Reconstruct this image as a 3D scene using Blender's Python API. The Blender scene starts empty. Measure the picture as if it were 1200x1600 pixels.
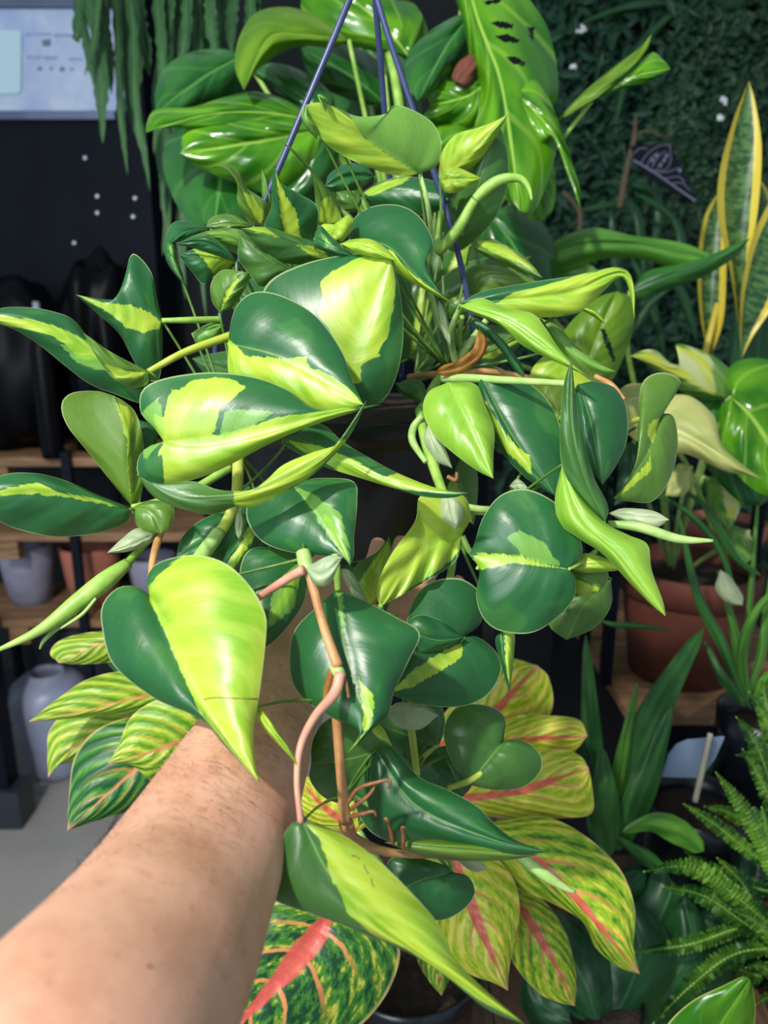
import bpy, bmesh, math, random
import numpy as np
from mathutils import Vector, Matrix
random.seed(7); rng = np.random.default_rng(7)
scene = bpy.context.scene
COL = scene.collection
# ------------------------------------------------------------------ camera, world, lights, exposure
F = 1164.0; PITCH = math.radians(15); CAMZ = 1.55
cam = bpy.data.cameras.new('camera'); camo = bpy.data.objects.new('camera', cam); COL.objects.link(camo)
cam.sensor_fit = 'VERTICAL'; cam.sensor_height = 36; cam.sensor_width = 27; cam.lens = 36*F/1600
camo.location = (0, 0, CAMZ); camo.rotation_euler = (math.pi/2-PITCH, 0, 0)
cam.clip_start = 0.02
cam.dof.use_dof = True; cam.dof.focus_distance = 0.53; cam.dof.aperture_fstop = 6.0
scene.camera = camo
world = bpy.data.worlds.new('world'); scene.world = world; world.use_nodes = True
bg = world.node_tree.nodes['Background']; bg.inputs[0].default_value = (0.72, 0.86, 1.0, 1); bg.inputs[1].default_value = 0.36
def lamp(name, kind, loc, target, energy, color, size):
    l = bpy.data.lights.new(name, kind); o = bpy.data.objects.new(name, l); COL.objects.link(o)
    l.energy = energy; l.color = color; o.location = loc
    if kind == 'SPOT': l.shadow_soft_size = size; l.spot_size = math.radians(80); l.spot_blend = 0.8
    if kind == 'AREA': l.shape = 'RECTANGLE'; l.size = size[0]; l.size_y = size[1]
    o.rotation_euler = (Vector(target)-Vector(loc)).to_track_quat('-Z', 'Y').to_euler()
    return o
lamp('sunlight_spot', 'SPOT', (-0.85, -0.75, 2.95), (0.05, 0.75, 1.25), 205, (1.0, 0.96, 0.88), 0.05)  # added spot standing in for sunlight from the upper left behind the camera
lamp('shop_window', 'AREA', (-1.3, -1.6, 2.3), (0.1, 0.8, 1.25), 42, (0.86, 0.94, 1.0), (1.2, 1.5))
scene.view_settings.view_transform = 'Standard'; scene.view_settings.look = 'None'
scene.view_settings.gamma = 1; scene.view_settings.use_curve_mapping = False
scene.view_settings.exposure = 0.30
# ------------------------------------------------------------------ helpers
RIGHT = np.array([1., 0, 0]); UP = np.array([0, math.sin(PITCH), math.cos(PITCH)]); FWD = np.array([0, math.cos(PITCH), -math.sin(PITCH)])
C0 = np.array([0, 0, CAMZ])
def PV(x, y, d):
    x = np.asarray(x, float)[..., None]; y = np.asarray(y, float)[..., None]; d = np.asarray(d, float)[..., None]
    return C0 + (x-600)/F*d*RIGHT + (800-y)/F*d*UP + d*FWD
def P(x, y, d): return Vector(PV(x, y, d))
def PY(x, y, Y):                     # the point of a pixel's ray on the vertical plane at distance Y
    r = (x-600)/F*RIGHT + (800-y)/F*UP + FWD
    return Vector(C0 + r*(Y/r[1]))
def PZ(x, y, Z):
    r = (x-600)/F*RIGHT + (800-y)/F*UP + FWD
    return Vector(C0 + r*((Z-CAMZ)/r[2]))
def lin(c):
    def f(v):
        v /= 255.0
        return v/12.92 if v <= 0.04045 else ((v+0.055)/1.055)**2.4
    return (f(c[0]), f(c[1]), f(c[2]), 1)
def tag(o, label=None, cat=None, group=None, kind=None):
    if label: o['label'] = label
    if cat: o['category'] = cat
    if group: o['group'] = group
    if kind: o['kind'] = kind
    return o
def empty(name, loc, label, cat, group=None):
    o = bpy.data.objects.new(name, None); COL.objects.link(o); o.location = loc; o.empty_display_size = 0.05
    return tag(o, label, cat, group)
def link(name, me, mat, parent=None, smooth=True):
    o = bpy.data.objects.new(name, me); COL.objects.link(o)
    if mat is not None: me.materials.append(mat)
    if smooth and len(me.polygons): me.polygons.foreach_set('use_smooth', np.ones(len(me.polygons), bool))
    if parent is not None:
        o.parent = parent
        pw = parent.location
        if parent.parent: pw = pw + parent.parent.location
        o.matrix_parent_inverse = Matrix.Translation(-pw)
    return o
def pymesh(name, v, f, mat, parent=None, smooth=True):
    me = bpy.data.meshes.new(name); me.from_pydata([tuple(p) for p in v], [], [tuple(q) for q in f]); me.update()
    return link(name, me, mat, parent, smooth)
def bmo(name, bm, mat, parent=None, smooth=False):
    me = bpy.data.meshes.new(name); bmesh.ops.recalc_face_normals(bm, faces=bm.faces); bm.to_mesh(me); bm.free()
    return link(name, me, mat, parent, smooth)
def box(bm, a, b, bev=0.0):
    a = Vector(a); b = Vector(b); c = (a+b)/2; s = b-a
    r = bmesh.ops.create_cube(bm, size=1, matrix=Matrix.Translation(c) @ Matrix.Diagonal((abs(s.x), abs(s.y), abs(s.z), 1)))
    if bev:
        es = list({e for v in r['verts'] for e in v.link_edges})
        bmesh.ops.bevel(bm, geom=es, offset=bev, segments=2, affect='EDGES', profile=0.6)
def lathe(name, loc, prof, mat, parent=None, n=48):
    v = []; f = []
    for r, z in prof:
        for k in range(n):
            a = 2*math.pi*k/n; v.append((loc[0]+r*math.cos(a), loc[1]+r*math.sin(a), loc[2]+z))
    for i in range(len(prof)-1):
        for k in range(n):
            k2 = (k+1) % n; f.append((i*n+k, i*n+k2, (i+1)*n+k2, (i+1)*n+k))
    return pymesh(name, v, f, mat, parent)
def cr(pts, n):                      # Catmull-Rom through pts, n samples evenly by arc length
    p = np.array(pts, float)
    if len(p) == 2:
        t = np.linspace(0, 1, n)[:, None]; return p[0]*(1-t)+p[1]*t
    q = np.vstack([2*p[0]-p[1], p, 2*p[-1]-p[-2]]); out = []
    for i in range(len(p)-1):
        t = np.linspace(0, 1, 14, endpoint=False)[:, None]
        a, b, c, d = q[i], q[i+1], q[i+2], q[i+3]
        out.append(0.5*((2*b)+(-a+c)*t+(2*a-5*b+4*c-d)*t**2+(-a+3*b-3*c+d)*t**3))
    out.append(p[-1:]); s = np.vstack(out)
    l = np.concatenate([[0], np.cumsum(np.linalg.norm(np.diff(s[:, :2], axis=0), axis=1))]); l /= max(l[-1], 1e-9)
    u = np.linspace(0, 1, n)
    return np.stack([np.interp(u, l, s[:, k]) for k in range(s.shape[1])], 1)
def sdf(poly, X, Y):                 # signed distance to a closed outline, positive inside
    p = np.array(poly, float); q = np.roll(p, -1, 0)
    d2 = np.full(X.shape, 1e18); ins = np.zeros(X.shape, bool)
    for (x1, y1), (x2, y2) in zip(p, q):
        ex, ey = x2-x1, y2-y1; L = ex*ex+ey*ey+1e-9
        t = np.clip(((X-x1)*ex+(Y-y1)*ey)/L, 0, 1)
        d2 = np.minimum(d2, (X-x1-t*ex)**2+(Y-y1-t*ey)**2)
        c = ((y1 > Y) != (y2 > Y)) & (X < (x2-x1)*(Y-y1)/(y2-y1+1e-12)+x1)
        ins ^= c
    d = np.sqrt(d2); return np.where(ins, d, -d)
# a leaf blade: a real curved sheet lofted from its midrib to its two margins; e = how far each margin falls back (cm),
# b = how much each half swells towards the viewer (cm), bow = arch of the midrib (cm); y, lt = outlines of the variegation
LEAFB = []
def leaf(parent, mat, mid, L, R, d0, d1, e=(0.8, 0.8), b=0.35, bow=0.5, y=None, lt=None, tone=0.0, wav=0.14, ripple=None, name='leaf', holes=None, nt=44, ns=9, p=1.25):
    base, tip = mid[0], mid[-1]
    if name == 'leaf': LEAFB.append((parent, base[0], base[1], d0))
    if ripple is None: ripple = 0.12 if mat.name == 'monstera_leaf' else 0.03
    nt1 = nt+1; t = np.linspace(0, 1, nt1)
    M = cr([q[:2] for q in mid], 200); M = np.stack([np.interp(t**p, np.linspace(0, 1, 200), M[:, k]) for k in range(2)], 1)
    Le = cr([base[:2]]+[q[:2] for q in L]+[tip[:2]], nt1); Re = cr([base[:2]]+[q[:2] for q in R]+[tip[:2]], nt1)
    dm = d0+(d1-d0)*t**p - bow*0.01*np.sin(np.pi*t)
    prof = np.sin(np.pi*np.clip(t, 0, 1)**0.8)**0.7
    ph = random.uniform(0, 6.28); kk = random.uniform(2.2, 3.6)
    cols = []; us = []
    for s in np.linspace(-1, 1, 2*ns+1):
        E, ee = (Le, e[0]) if s < 0 else (Re, e[1]); a = abs(s)
        xy = M*(1-a)+E*a
        d = dm + ee*0.01*prof*a**1.3 - b*0.01*prof*4*a*(1-a) + wav*0.01*a*prof*np.sin(2*np.pi*kk*(t-0.3*a)+ph+(0 if s < 0 else 1.3)) + ripple*0.01*prof*4*a*(1-a)*np.sin(2*np.pi*8*(t-0.3*a)+ph)
        cols.append(np.column_stack([xy, d])); us.append(s)
    G = np.stack(cols, 1); nc = 2*ns+1
    X, Y, D = G[..., 0].ravel(), G[..., 1].ravel(), G[..., 2].ravel()
    V = PV(X, Y, D)
    i, j = np.meshgrid(np.arange(nt), np.arange(nc-1), indexing='ij'); i = i.ravel(); j = j.ravel()
    Fc = np.stack([i*nc+j, i*nc+j+1, (i+1)*nc+j+1, (i+1)*nc+j], 1)
    if holes:
        cx = X[Fc].mean(1); cy = Y[Fc].mean(1); keep = np.ones(len(Fc), bool)
        for h in holes: keep &= sdf(h, cx, cy) < 0
        Fc = Fc[keep]
    me = bpy.data.meshes.new(name); me.from_pydata(V.tolist(), [], Fc.tolist()); me.update()
    uvl = me.uv_layers.new(name='UVMap')
    U = np.tile(np.array(us), nt1); W = np.repeat(t, nc)
    vi = np.empty(len(me.loops), np.int32); me.loops.foreach_get('vertex_index', vi)
    uvl.data.foreach_set('uv', np.column_stack([U[vi]*0.5+0.5, W[vi]]).ravel())
    def attr(nm, polys):
        v = np.full(X.shape, -1.0)
        if polys:
            for q in polys:
                qq = [(a_[0], a_[1]) for a_ in q]
                v = np.maximum(v, np.clip(sdf(qq, X, Y)/30.0, -1, 1))
        elif polys == []: v[:] = 1.0
        me.attributes.new(nm, 'FLOAT', 'POINT').data.foreach_set('value', v)
    attr('var', y); attr('pale', lt)
    me.attributes.new('tone', 'FLOAT', 'POINT').data.foreach_set('value', np.full(X.shape, float(tone)))
    return link(name, me, mat, parent)
def tube3(name, pts, mat, parent=None, n=10, caps=True):     # pts: (Vector, radius)
    V = []; Fc = []; m = len(pts); prevn = None
    for k, (p, r) in enumerate(pts):
        a = pts[max(k-1, 0)][0]; c = pts[min(k+1, m-1)][0]; tg = (c-a).normalized()
        nn = (prevn - tg*prevn.dot(tg)) if prevn is not None else tg.orthogonal()
        if nn.length < 1e-6: nn = tg.orthogonal()
        nn.normalize(); prevn = nn; bn = tg.cross(nn)
        for q in range(n):
            an = 2*math.pi*q/n; V.append(p+(nn*math.cos(an)+bn*math.sin(an))*r)
    for k in range(m-1):
        for q in range(n):
            q2 = (q+1) % n; Fc.append((k*n+q, k*n+q2, (k+1)*n+q2, (k+1)*n+q))
    if caps: Fc.append(tuple(range(n))[::-1]); Fc.append(tuple(range((m-1)*n, m*n)))
    return pymesh(name, V, Fc, mat, parent)
def stem(parent, mat, pts, r, name='petiole', n=10, seg=None):   # pts (x,y,d), r pixels: number or list
    if not isinstance(r, (list, tuple)): r = [r]*len(pts)
    s = cr([(a[0], a[1], a[2], b_) for a, b_ in zip(pts, r)], seg or max(8, 7*len(pts)))
    return tube3(name, [(P(q[0], q[1], q[2]), max(0.0002, q[3]*q[2]/F)) for q in s], mat, parent, n)
def join_leaves(parent, targets, mat, r=2.6, ylim=None):      # leaf stalks from each blade's base back to the crown or the nearest vine
    T = [(P(*t), t) for t in targets]
    for (pa, x, y, d) in LEAFB:
        if pa is not parent: continue
        b0 = P(x, y, d); tv, t = min(T, key=lambda q: (q[0]-b0).length)
        if (tv-b0).length < 0.02: continue
        q1 = b0.lerp(tv, .3)+Vector((0, .012, -.004)); q2 = b0.lerp(tv, .7)+Vector((0, .012, -.004))
        s_ = cr([tuple(b0*1000), tuple(q1*1000), tuple(q2*1000), tuple(tv*1000)], 14); rr = r*d/F
        tube3('petiole', [(Vector(v_)/1000, rr*(1+.4*k/13)) for k, v_ in enumerate(s_)], mat, parent, 7)
# ------------------------------------------------------------------ materials
class NG:
    def __init__(s, name):
        s.m = bpy.data.materials.new(name); s.m.use_nodes = True; s.t = s.m.node_tree; s.t.nodes.clear()
        s.out = s.t.nodes.new('ShaderNodeOutputMaterial')
    def n(s, ty, **k):
        x = s.t.nodes.new(ty)
        for a, b in k.items(): setattr(x, a, b)
        return x
    def l(s, a, b): s.t.links.new(a, b)
    def put(s, sock, v):
        if hasattr(v, 'links'): s.l(v, sock)
        else: sock.default_value = v
    def math(s, op, a, b=0.0, c=None, clamp=False):
        x = s.n('ShaderNodeMath', operation=op, use_clamp=clamp); s.put(x.inputs[0], a); s.put(x.inputs[1], b)
        if c is not None: s.put(x.inputs[2], c)
        return x.outputs[0]
    def mix(s, f, a, b, bt='MIX'):
        x = s.n('ShaderNodeMix', data_type='RGBA', blend_type=bt); s.put(x.inputs[0], f); s.put(x.inputs[6], a); s.put(x.inputs[7], b); return x.outputs[2]
    def noise(s, vec, scale, detail=2.0, rough=0.5):
        x = s.n('ShaderNodeTexNoise'); x.inputs['Scale'].default_value = scale; x.inputs['Detail'].default_value = detail; x.inputs['Roughness'].default_value = rough
        if vec is not None: s.l(vec, x.inputs['Vector'])
        return x.outputs[0]
    def attr(s, nm): return s.n('ShaderNodeAttribute', attribute_name=nm).outputs['Fac']
    def step(s, v, a, b):
        x = s.n('ShaderNodeMapRange', interpolation_type='SMOOTHSTEP'); s.put(x.inputs[0], v); x.inputs[1].default_value = a; x.inputs[2].default_value = b; return x.outputs[0]
    def xyz(s, a, b, c):
        x = s.n('ShaderNodeCombineXYZ'); s.put(x.inputs[0], a); s.put(x.inputs[1], b); s.put(x.inputs[2], c); return x.outputs[0]
    def leafuv(s):
        uv = s.n('ShaderNodeUVMap', uv_map='UVMap'); sp = s.n('ShaderNodeSeparateXYZ'); s.l(uv.outputs[0], sp.inputs[0])
        u = s.math('MULTIPLY_ADD', sp.outputs[0], 2.0, -1.0); a = s.math('ABSOLUTE', u); return u, a, sp.outputs[1]
    def rand(s): return s.n('ShaderNodeObjectInfo').outputs['Random']
    def obj(s): return s.n('ShaderNodeTexCoord').outputs['Object']
    def bump(s, h, st, dist=0.001):
        x = s.n('ShaderNodeBump'); x.inputs['Strength'].default_value = st; x.inputs['Distance'].default_value = dist; s.l(h, x.inputs['Height']); return x.outputs[0]
    def bsdf(s, col, rough=0.5, spec=0.5, normal=None, sss=0.0, metal=0.0, trans=0.0, coat=0.0, transcol=None):
        x = s.n('ShaderNodeBsdfPrincipled'); s.put(x.inputs['Base Color'], col); s.put(x.inputs['Roughness'], rough)
        x.inputs['Specular IOR Level'].default_value = spec; x.inputs['Metallic'].default_value = metal
        x.inputs['Coat Weight'].default_value = coat; x.inputs['Coat Roughness'].default_value = 0.2
        if sss: x.inputs['Subsurface Weight'].default_value = sss; x.inputs['Subsurface Radius'].default_value = (0.009, 0.003, 0.0015); x.inputs['Subsurface Scale'].default_value = 1.0
        if normal is not None: s.l(normal, x.inputs['Normal'])
        o = x.outputs[0]
        if trans:
            tr = s.n('ShaderNodeBsdfTranslucent'); s.put(tr.inputs[0], transcol if transcol is not None else col)
            mx = s.n('ShaderNodeMixShader'); mx.inputs[0].default_value = trans; s.l(o, mx.inputs[1]); s.l(tr.outputs[0], mx.inputs[2]); o = mx.outputs[0]
        s.l(o, s.out.inputs[0]); return s.m
def m_phil():
    g = NG('philodendron_leaf'); u, a, v = g.leafuv(); rnd = g.rand()
    w = g.math('SUBTRACT', v, g.math('MULTIPLY', g.math('POWER', a, 1.3), 0.33))
    rz = g.math('MULTIPLY', rnd, 37.0)
    side = g.math('ADD', u, rz)
    streak = g.noise(g.xyz(g.math('MULTIPLY', w, 24.0), g.math('MULTIPLY', a, 2.6), side), 1.0, 3.0, 0.6)
    soft = g.noise(g.xyz(g.math('MULTIPLY', v, 3.0), g.math('MULTIPLY', u, 1.6), rz), 1.0, 2.0)
    fine = g.noise(g.xyz(g.math('MULTIPLY', w, 110.0), g.math('MULTIPLY', a, 5.0), side), 1.0, 2.0)
    var = g.attr('var'); pale = g.attr('pale'); tone = g.attr('tone')
    jag = g.math('MULTIPLY', g.math('SUBTRACT', streak, 0.5), 0.38)
    ym = g.step(g.math('ADD', var, jag), -0.03, 0.03)
    pm = g.step(g.math('ADD', pale, g.math('MULTIPLY', jag, 1.2)), -0.04, 0.04)
    dk = g.mix(soft, lin((20, 72, 48)), lin((48, 116, 56)))
    ol = g.mix(soft, lin((84, 124, 34)), lin((122, 152, 54)))
    green = g.mix(tone, dk, ol)
    green = g.mix(g.math('MULTIPLY', g.step(soft, 0.58, 0.66), 0.25), green, lin((84, 138, 62)))
    yel = g.mix(g.step(soft, 0.3, 0.7), lin((128, 178, 42)), lin((178, 202, 62)))
    band = g.math('SINE', g.math('MULTIPLY_ADD', w, 44.0, g.math('MULTIPLY', soft, 5.0)))
    yel = g.mix(g.math('MULTIPLY', g.step(band, -0.2, 1.0), 0.35), yel, lin((190, 212, 92)))
    yel = g.mix(g.math('MULTIPLY', tone, 0.3), yel, lin((176, 176, 62)))
    yel = g.mix(g.math('MULTIPLY', pm, 0.8), yel, g.mix(soft, lin((112, 170, 44)), lin((146, 192, 68))))
    pl = lin((120, 172, 72))
    c = g.mix(g.math('MULTIPLY', pm, 0.85), green, pl); c = g.mix(ym, c, yel)
    sv = g.math('MULTIPLY_ADD', fine, 0.34, 0.83)
    c = g.mix(1.0, c, g.xyz(sv, sv, sv), 'MULTIPLY')
    rib = g.math('SUBTRACT', 1.0, g.step(a, 0.008, 0.028)); c = g.mix(g.math('MULTIPLY', rib, 0.4), c, lin((150, 190, 80)))
    mar = g.step(a, 0.975, 0.99); c = g.mix(g.math('MULTIPLY', mar, 0.5), c, lin((196, 214, 150)))
    h = g.math('ADD', g.math('MULTIPLY', streak, 1.0), g.math('MULTIPLY', fine, 0.25))
    tc = g.mix(0.5, c, lin((150, 190, 30)))
    return g.bsdf(c, g.math('MULTIPLY_ADD', streak, 0.16, 0.27), 0.5, g.bump(h, 0.2, 0.0008), trans=0.2, transcol=tc)
def m_plant(name, c1, c2, veins=0.3, rough=0.35, trans=0.2, ribc=None, freq=18.0, margin=None, spec=0.5, gloss_bump=0.4):
    g = NG(name); u, a, v = g.leafuv(); rnd = g.rand(); rz = g.math('MULTIPLY', rnd, 31.0)
    w = g.math('SUBTRACT', v, g.math('MULTIPLY', a, 0.35))
    soft = g.noise(g.xyz(g.math('MULTIPLY', v, 2.6), g.math('MULTIPLY', u, 1.5), rz), 1.0, 2.0)
    sn = g.math('SINE', g.math('MULTIPLY_ADD', w, freq*2, g.math('MULTIPLY', soft, 3.0)))
    c = g.mix(g.step(soft, 0.3, 0.7), lin(c1), lin(c2))
    c = g.mix(g.math('MULTIPLY', g.step(sn, 0.86, 1.0), veins), c, lin(ribc or c2))
    if ribc: c = g.mix(g.math('SUBTRACT', 1.0, g.step(a, 0.02, 0.06)), c, lin(ribc))
    if margin: c = g.mix(g.step(a, 0.95, 0.985), c, lin(margin))
    return g.bsdf(c, rough, spec, g.bump(sn, gloss_bump, 0.002), trans=trans)
def m_varieg(name, c1, c2, c3):
    g = NG(name); u, a, v = g.leafuv(); rnd = g.rand(); rz = g.math('MULTIPLY', rnd, 31.0)
    w = g.math('SUBTRACT', v, g.math('MULTIPLY', a, 0.4))
    n1 = g.noise(g.xyz(g.math('MULTIPLY', w, 6.0), g.math('MULTIPLY', u, 1.2), rz), 1.0, 3.0, 0.6)
    var = g.attr('var')
    ym = g.step(g.math('ADD', var, g.math('MULTIPLY_ADD', n1, 0.9, -0.45)), -0.1, 0.1)
    c = g.mix(g.step(n1, 0.35, 0.65), lin(c1), lin(c2)); c = g.mix(ym, c, g.mix(g.step(n1, 0.45, 0.6), lin(c3), lin((205, 214, 160))))
    return g.bsdf(c, 0.4, 0.5, g.bump(n1, 0.3, 0.002), trans=0.22)
def m_agla(name, dark, midc, light, yellowness, amp=0.3, speck=2.6, redw=1.0, redc=(226, 92, 84)):
    g = NG(name); u, a, v = g.leafuv(); rnd = g.rand(); rz = g.math('MULTIPLY', rnd, 23.0)
    w = g.math('SUBTRACT', v, g.math('MULTIPLY', g.math('POWER', a, 1.4), 0.34))
    wob = g.noise(g.xyz(g.math('MULTIPLY', w, 5.0), g.math('MULTIPLY', u, 2.2), rz), 1.0, 3.0, 0.6)
    st = g.math('SINE', g.math('MULTIPLY_ADD', w, 50.0, g.math('MULTIPLY', wob, 6.0)))
    sp = g.noise(g.xyz(g.math('MULTIPLY', w, 26.0), g.math('MULTIPLY', a, 12.0), g.math('ADD', u, rz)), 1.0, 3.0, 0.6)
    f = g.math('ADD', g.math('MULTIPLY', st, amp), g.math('MULTIPLY_ADD', sp, speck, -speck*0.5+yellowness))
    f = g.math('ADD', f, g.math('MULTIPLY_ADD', wob, 1.2, -0.6))
    c = g.mix(g.step(f, -0.5, 0.05), lin(dark), lin(midc)); c = g.mix(g.step(f, 0.05, 0.6), c, lin(light))
    rw = g.math('MULTIPLY_ADD', g.math('SUBTRACT', 1.0, v), 0.09*redw, 0.035*redw)
    red = g.math('SUBTRACT', 1.0, g.step(g.math('SUBTRACT', a, g.math('MULTIPLY_ADD', wob, 0.14*redw, g.math('SUBTRACT', rw, 0.065*redw))), -0.02, 0.03))
    lat = g.math('SINE', g.math('MULTIPLY_ADD', w, 34.0, g.math('MULTIPLY', wob, 2.0)))
    lr = g.math('MULTIPLY', g.step(lat, 0.86, 0.99), g.math('SUBTRACT', 1.0, g.step(a, 0.2, 0.8)))
    c = g.mix(g.math('MULTIPLY', lr, 0.7*redw), c, lin((234, 150, 90))); c = g.mix(g.math('MULTIPLY', red, 0.9), c, lin(redc))
    c = g.mix(g.math('MULTIPLY', g.step(a, 0.955, 0.99), 0.6), c, lin((226, 196, 130)))
    c = g.mix(g.math('MULTIPLY', g.step(v, 0.94, 1.0), 0.7), c, lin((232, 160, 140)))
    return g.bsdf(c, 0.4, 0.5, g.bump(st, 0.35, 0.002), trans=0.22)
def m_plain(name, c, rough=0.5, c2=None, scale=20.0, spec=0.5, bump=0.0, metal=0.0, trans=0.0, sss=0.0, stretch=(1, 1, 1), bd=0.002):
    g = NG(name); mp = g.n('ShaderNodeMapping'); g.l(g.obj(), mp.inputs[0]); mp.inputs['Scale'].default_value = stretch
    nz = g.noise(mp.outputs[0], scale, 4.0, 0.6)
    col = g.mix(g.step(nz, 0.3, 0.7), lin(c), lin(c2 or tuple(min(255, int(x*1.12)) for x in c)))
    return g.bsdf(col, rough, spec, g.bump(nz, bump, bd) if bump else None, sss=sss, metal=metal, trans=trans)
def m_skin():
    g = NG('skin'); o = g.obj(); n1 = g.noise(o, 28.0, 4.0, 0.6); n2 = g.noise(o, 160.0, 3.0, 0.6); n3 = g.noise(o, 900.0, 2.0)
    c = g.mix(g.step(n1, 0.3, 0.7), lin((200, 146, 118)), lin((220, 170, 144)))
    c = g.mix(g.math('MULTIPLY', g.step(n2, 0.62, 0.74), 0.35), c, lin((168, 104, 74)))
    c = g.mix(g.math('MULTIPLY', g.step(n1, 0.6, 0.72), 0.25), c, lin((214, 140, 118)))
    return g.bsdf(c, 0.55, 0.35, g.bump(g.math('ADD', n2, g.math('MULTIPLY', n3, 0.5)), 0.25, 0.0006), sss=0.15)
def m_stemc(name, c1, c2, scale=60, rough=0.45):
    return m_plain(name, c1, rough, c2, scale, bump=0.2, trans=0.0, bd=0.0006)
M = {}
M['phil'] = m_phil()
M['petiole'] = m_stemc('green_petiole', (120, 168, 62), (160, 194, 92))
M['stalk'] = m_stemc('deep_green_stalk', (70, 108, 40), (98, 134, 54))
M['petpale'] = m_stemc('pale_petiole', (140, 182, 92), (176, 202, 124))
M['tan'] = m_stemc('tan_stem', (168, 116, 70), (196, 150, 98))
M['yellowstem'] = m_stemc('yellow_green_stem', (160, 176, 52), (186, 196, 92))
M['pink'] = m_stemc('pink_petiole', (196, 132, 116), (206, 158, 130))
M['root'] = m_stemc('aerial_root', (118, 72, 46), (150, 102, 68), 150)
M['sheath'] = m_plain('dry_sheath', (146, 92, 38), 0.5, (182, 130, 64), 60, bump=0.3, trans=0.2)
M['cata'] = m_plain('pale_cataphyll', (160, 184, 142), 0.4, (190, 202, 160), 30, trans=0.3)
M['potblack'] = m_plain('black_plastic', (14, 18, 26), 0.28, (20, 25, 34), 30)
M['wire'] = m_plain('blue_grey_wire', (52, 62, 104), 0.35, (60, 70, 112), 30)
M['soil'] = m_plain('soil', (30, 22, 16), 0.95, (58, 42, 30), 60, bump=1.0, bd=0.01)
M['skin'] = m_skin()
M['hair'] = m_plain('arm_hair', (44, 30, 22), 0.5)
M['mole'] = m_plain('mole', (140, 74, 46), 0.5)
M['agla'] = m_agla('aglaonema_leaf', (64, 122, 24), (150, 192, 34), (232, 222, 82), 0.06, 0.25, 2.2, 1.4)
M['agladark'] = m_agla('aglaonema_dark_leaf', (18, 68, 40), (62, 126, 38), (196, 190, 70), -0.12, 0.2, 3.0, 1.3)
M['aglayel'] = m_agla('aglaonema_yellow_leaf', (104, 158, 26), (184, 206, 40), (242, 226, 98), 0.18, 0.25, 2.0, 1.4)
M['agll'] = m_agla('lime_striped_leaf', (84, 138, 26), (140, 180, 38), (196, 208, 84), 0.02, 0.4, 1.0, 0.6, (214, 140, 90))
M['agllg'] = m_agla('green_striped_leaf', (24, 88, 40), (66, 130, 44), (150, 186, 74), -0.25, 0.45, 0.9, 0.6, (214, 140, 90))
M['aglagreen'] = m_agla('aglaonema_green_leaf', (44, 104, 36), (110, 164, 38), (196, 206, 84), 0.0, .4, 1.6, 1.0)
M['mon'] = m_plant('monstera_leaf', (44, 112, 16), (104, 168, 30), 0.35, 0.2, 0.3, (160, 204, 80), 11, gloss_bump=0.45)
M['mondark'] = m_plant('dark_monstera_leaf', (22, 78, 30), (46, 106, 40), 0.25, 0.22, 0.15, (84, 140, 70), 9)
M['monol'] = m_plant('bright_olive_leaf', (84, 130, 22), (120, 160, 34), 0.2, 0.4, 0.35, (130, 170, 60), 9)  # brighter, more olive green than the other monstera leaves
M['varieg'] = m_varieg('variegated_monstera_leaf', (70, 130, 44), (126, 166, 76), (204, 212, 70))
M['vpale'] = m_plant('pale_cream_leaf', (168, 182, 104), (206, 206, 126), 0.15, 0.45, 0.25, (214, 214, 140), 9)
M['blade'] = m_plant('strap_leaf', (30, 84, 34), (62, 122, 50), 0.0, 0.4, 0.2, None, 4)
M['bladepale'] = m_plant('light_strap_leaf', (62, 122, 34), (104, 160, 56), 0.0, 0.4, 0.25, None, 4)  # a lighter green than strap_leaf
M['dim'] = m_plant('deep_green_leaf', (18, 60, 32), (40, 92, 48), 0.15, 0.4, 0.15, (60, 110, 64), 8)
M['broad'] = m_plant('glossy_broad_leaf', (50, 116, 16), (92, 152, 24), 0.15, 0.25, 0.25, (120, 170, 50), 8, margin=(190, 196, 110))
M['terra'] = m_plain('terracotta', (88, 44, 32), 0.75, (104, 54, 40), 16, bump=0.2)
M['terralight'] = m_plain('light_terracotta', (160, 96, 78), 0.75, (172, 108, 88), 16, bump=0.2)
M['greypot'] = m_plain('lilac_grey_glaze', (128, 128, 150), 0.5, (142, 142, 162), 14)
M['vase'] = m_plain('pale_blue_grey_glaze', (150, 158, 186), 0.35, (164, 170, 196), 10)
M['darkpot'] = m_plain('dark_grey_glaze', (40, 46, 56), 0.4, (52, 58, 68), 10)
M['black'] = m_plain('black_lacquer', (9, 15, 26), 0.6, (12, 19, 31), 8, spec=0.15)
M['blackfilm'] = m_plain('black_plastic_film', (3, 4, 7), 0.4, (6, 7, 11), 10, spec=0.12)
M['metal'] = m_plain('grey_metal', (92, 104, 130), 0.4, (110, 120, 146), 10, metal=0.4)
M['chrome'] = m_plain('screw_metal', (200, 205, 215), 0.3, (220, 224, 232), 10, metal=0.8)
M['paper'] = m_plain('poster_paper', (186, 204, 242), 0.3, (226, 236, 255), 7)
M['card'] = m_plain('glossy_card', (225, 252, 255), 0.3, (215, 246, 255), 4)
M['ink'] = m_plain('poster_ink', (112, 124, 150), 0.6)
M['inkgrey'] = m_plain('faint_poster_ink', (158, 172, 206), 0.6)
M['wood'] = m_plain('shelf_wood', (112, 82, 58), 0.65, (156, 120, 86), 9, bump=0.2, stretch=(1, 9, 9))
M['wooddark'] = m_plain('table_wood', (84, 60, 44), 0.6, (120, 92, 70), 9, bump=0.2, stretch=(9, 1, 9))
M['tile'] = m_plain('floor_tile', (150, 147, 144), 0.35, (164, 160, 156), 3, bump=0.03)
M['grout'] = m_plain('grout', (70, 70, 72), 0.9)
M['wall'] = m_plain('dark_wall', (16, 22, 26), 0.8, (22, 30, 32), 4)
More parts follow.
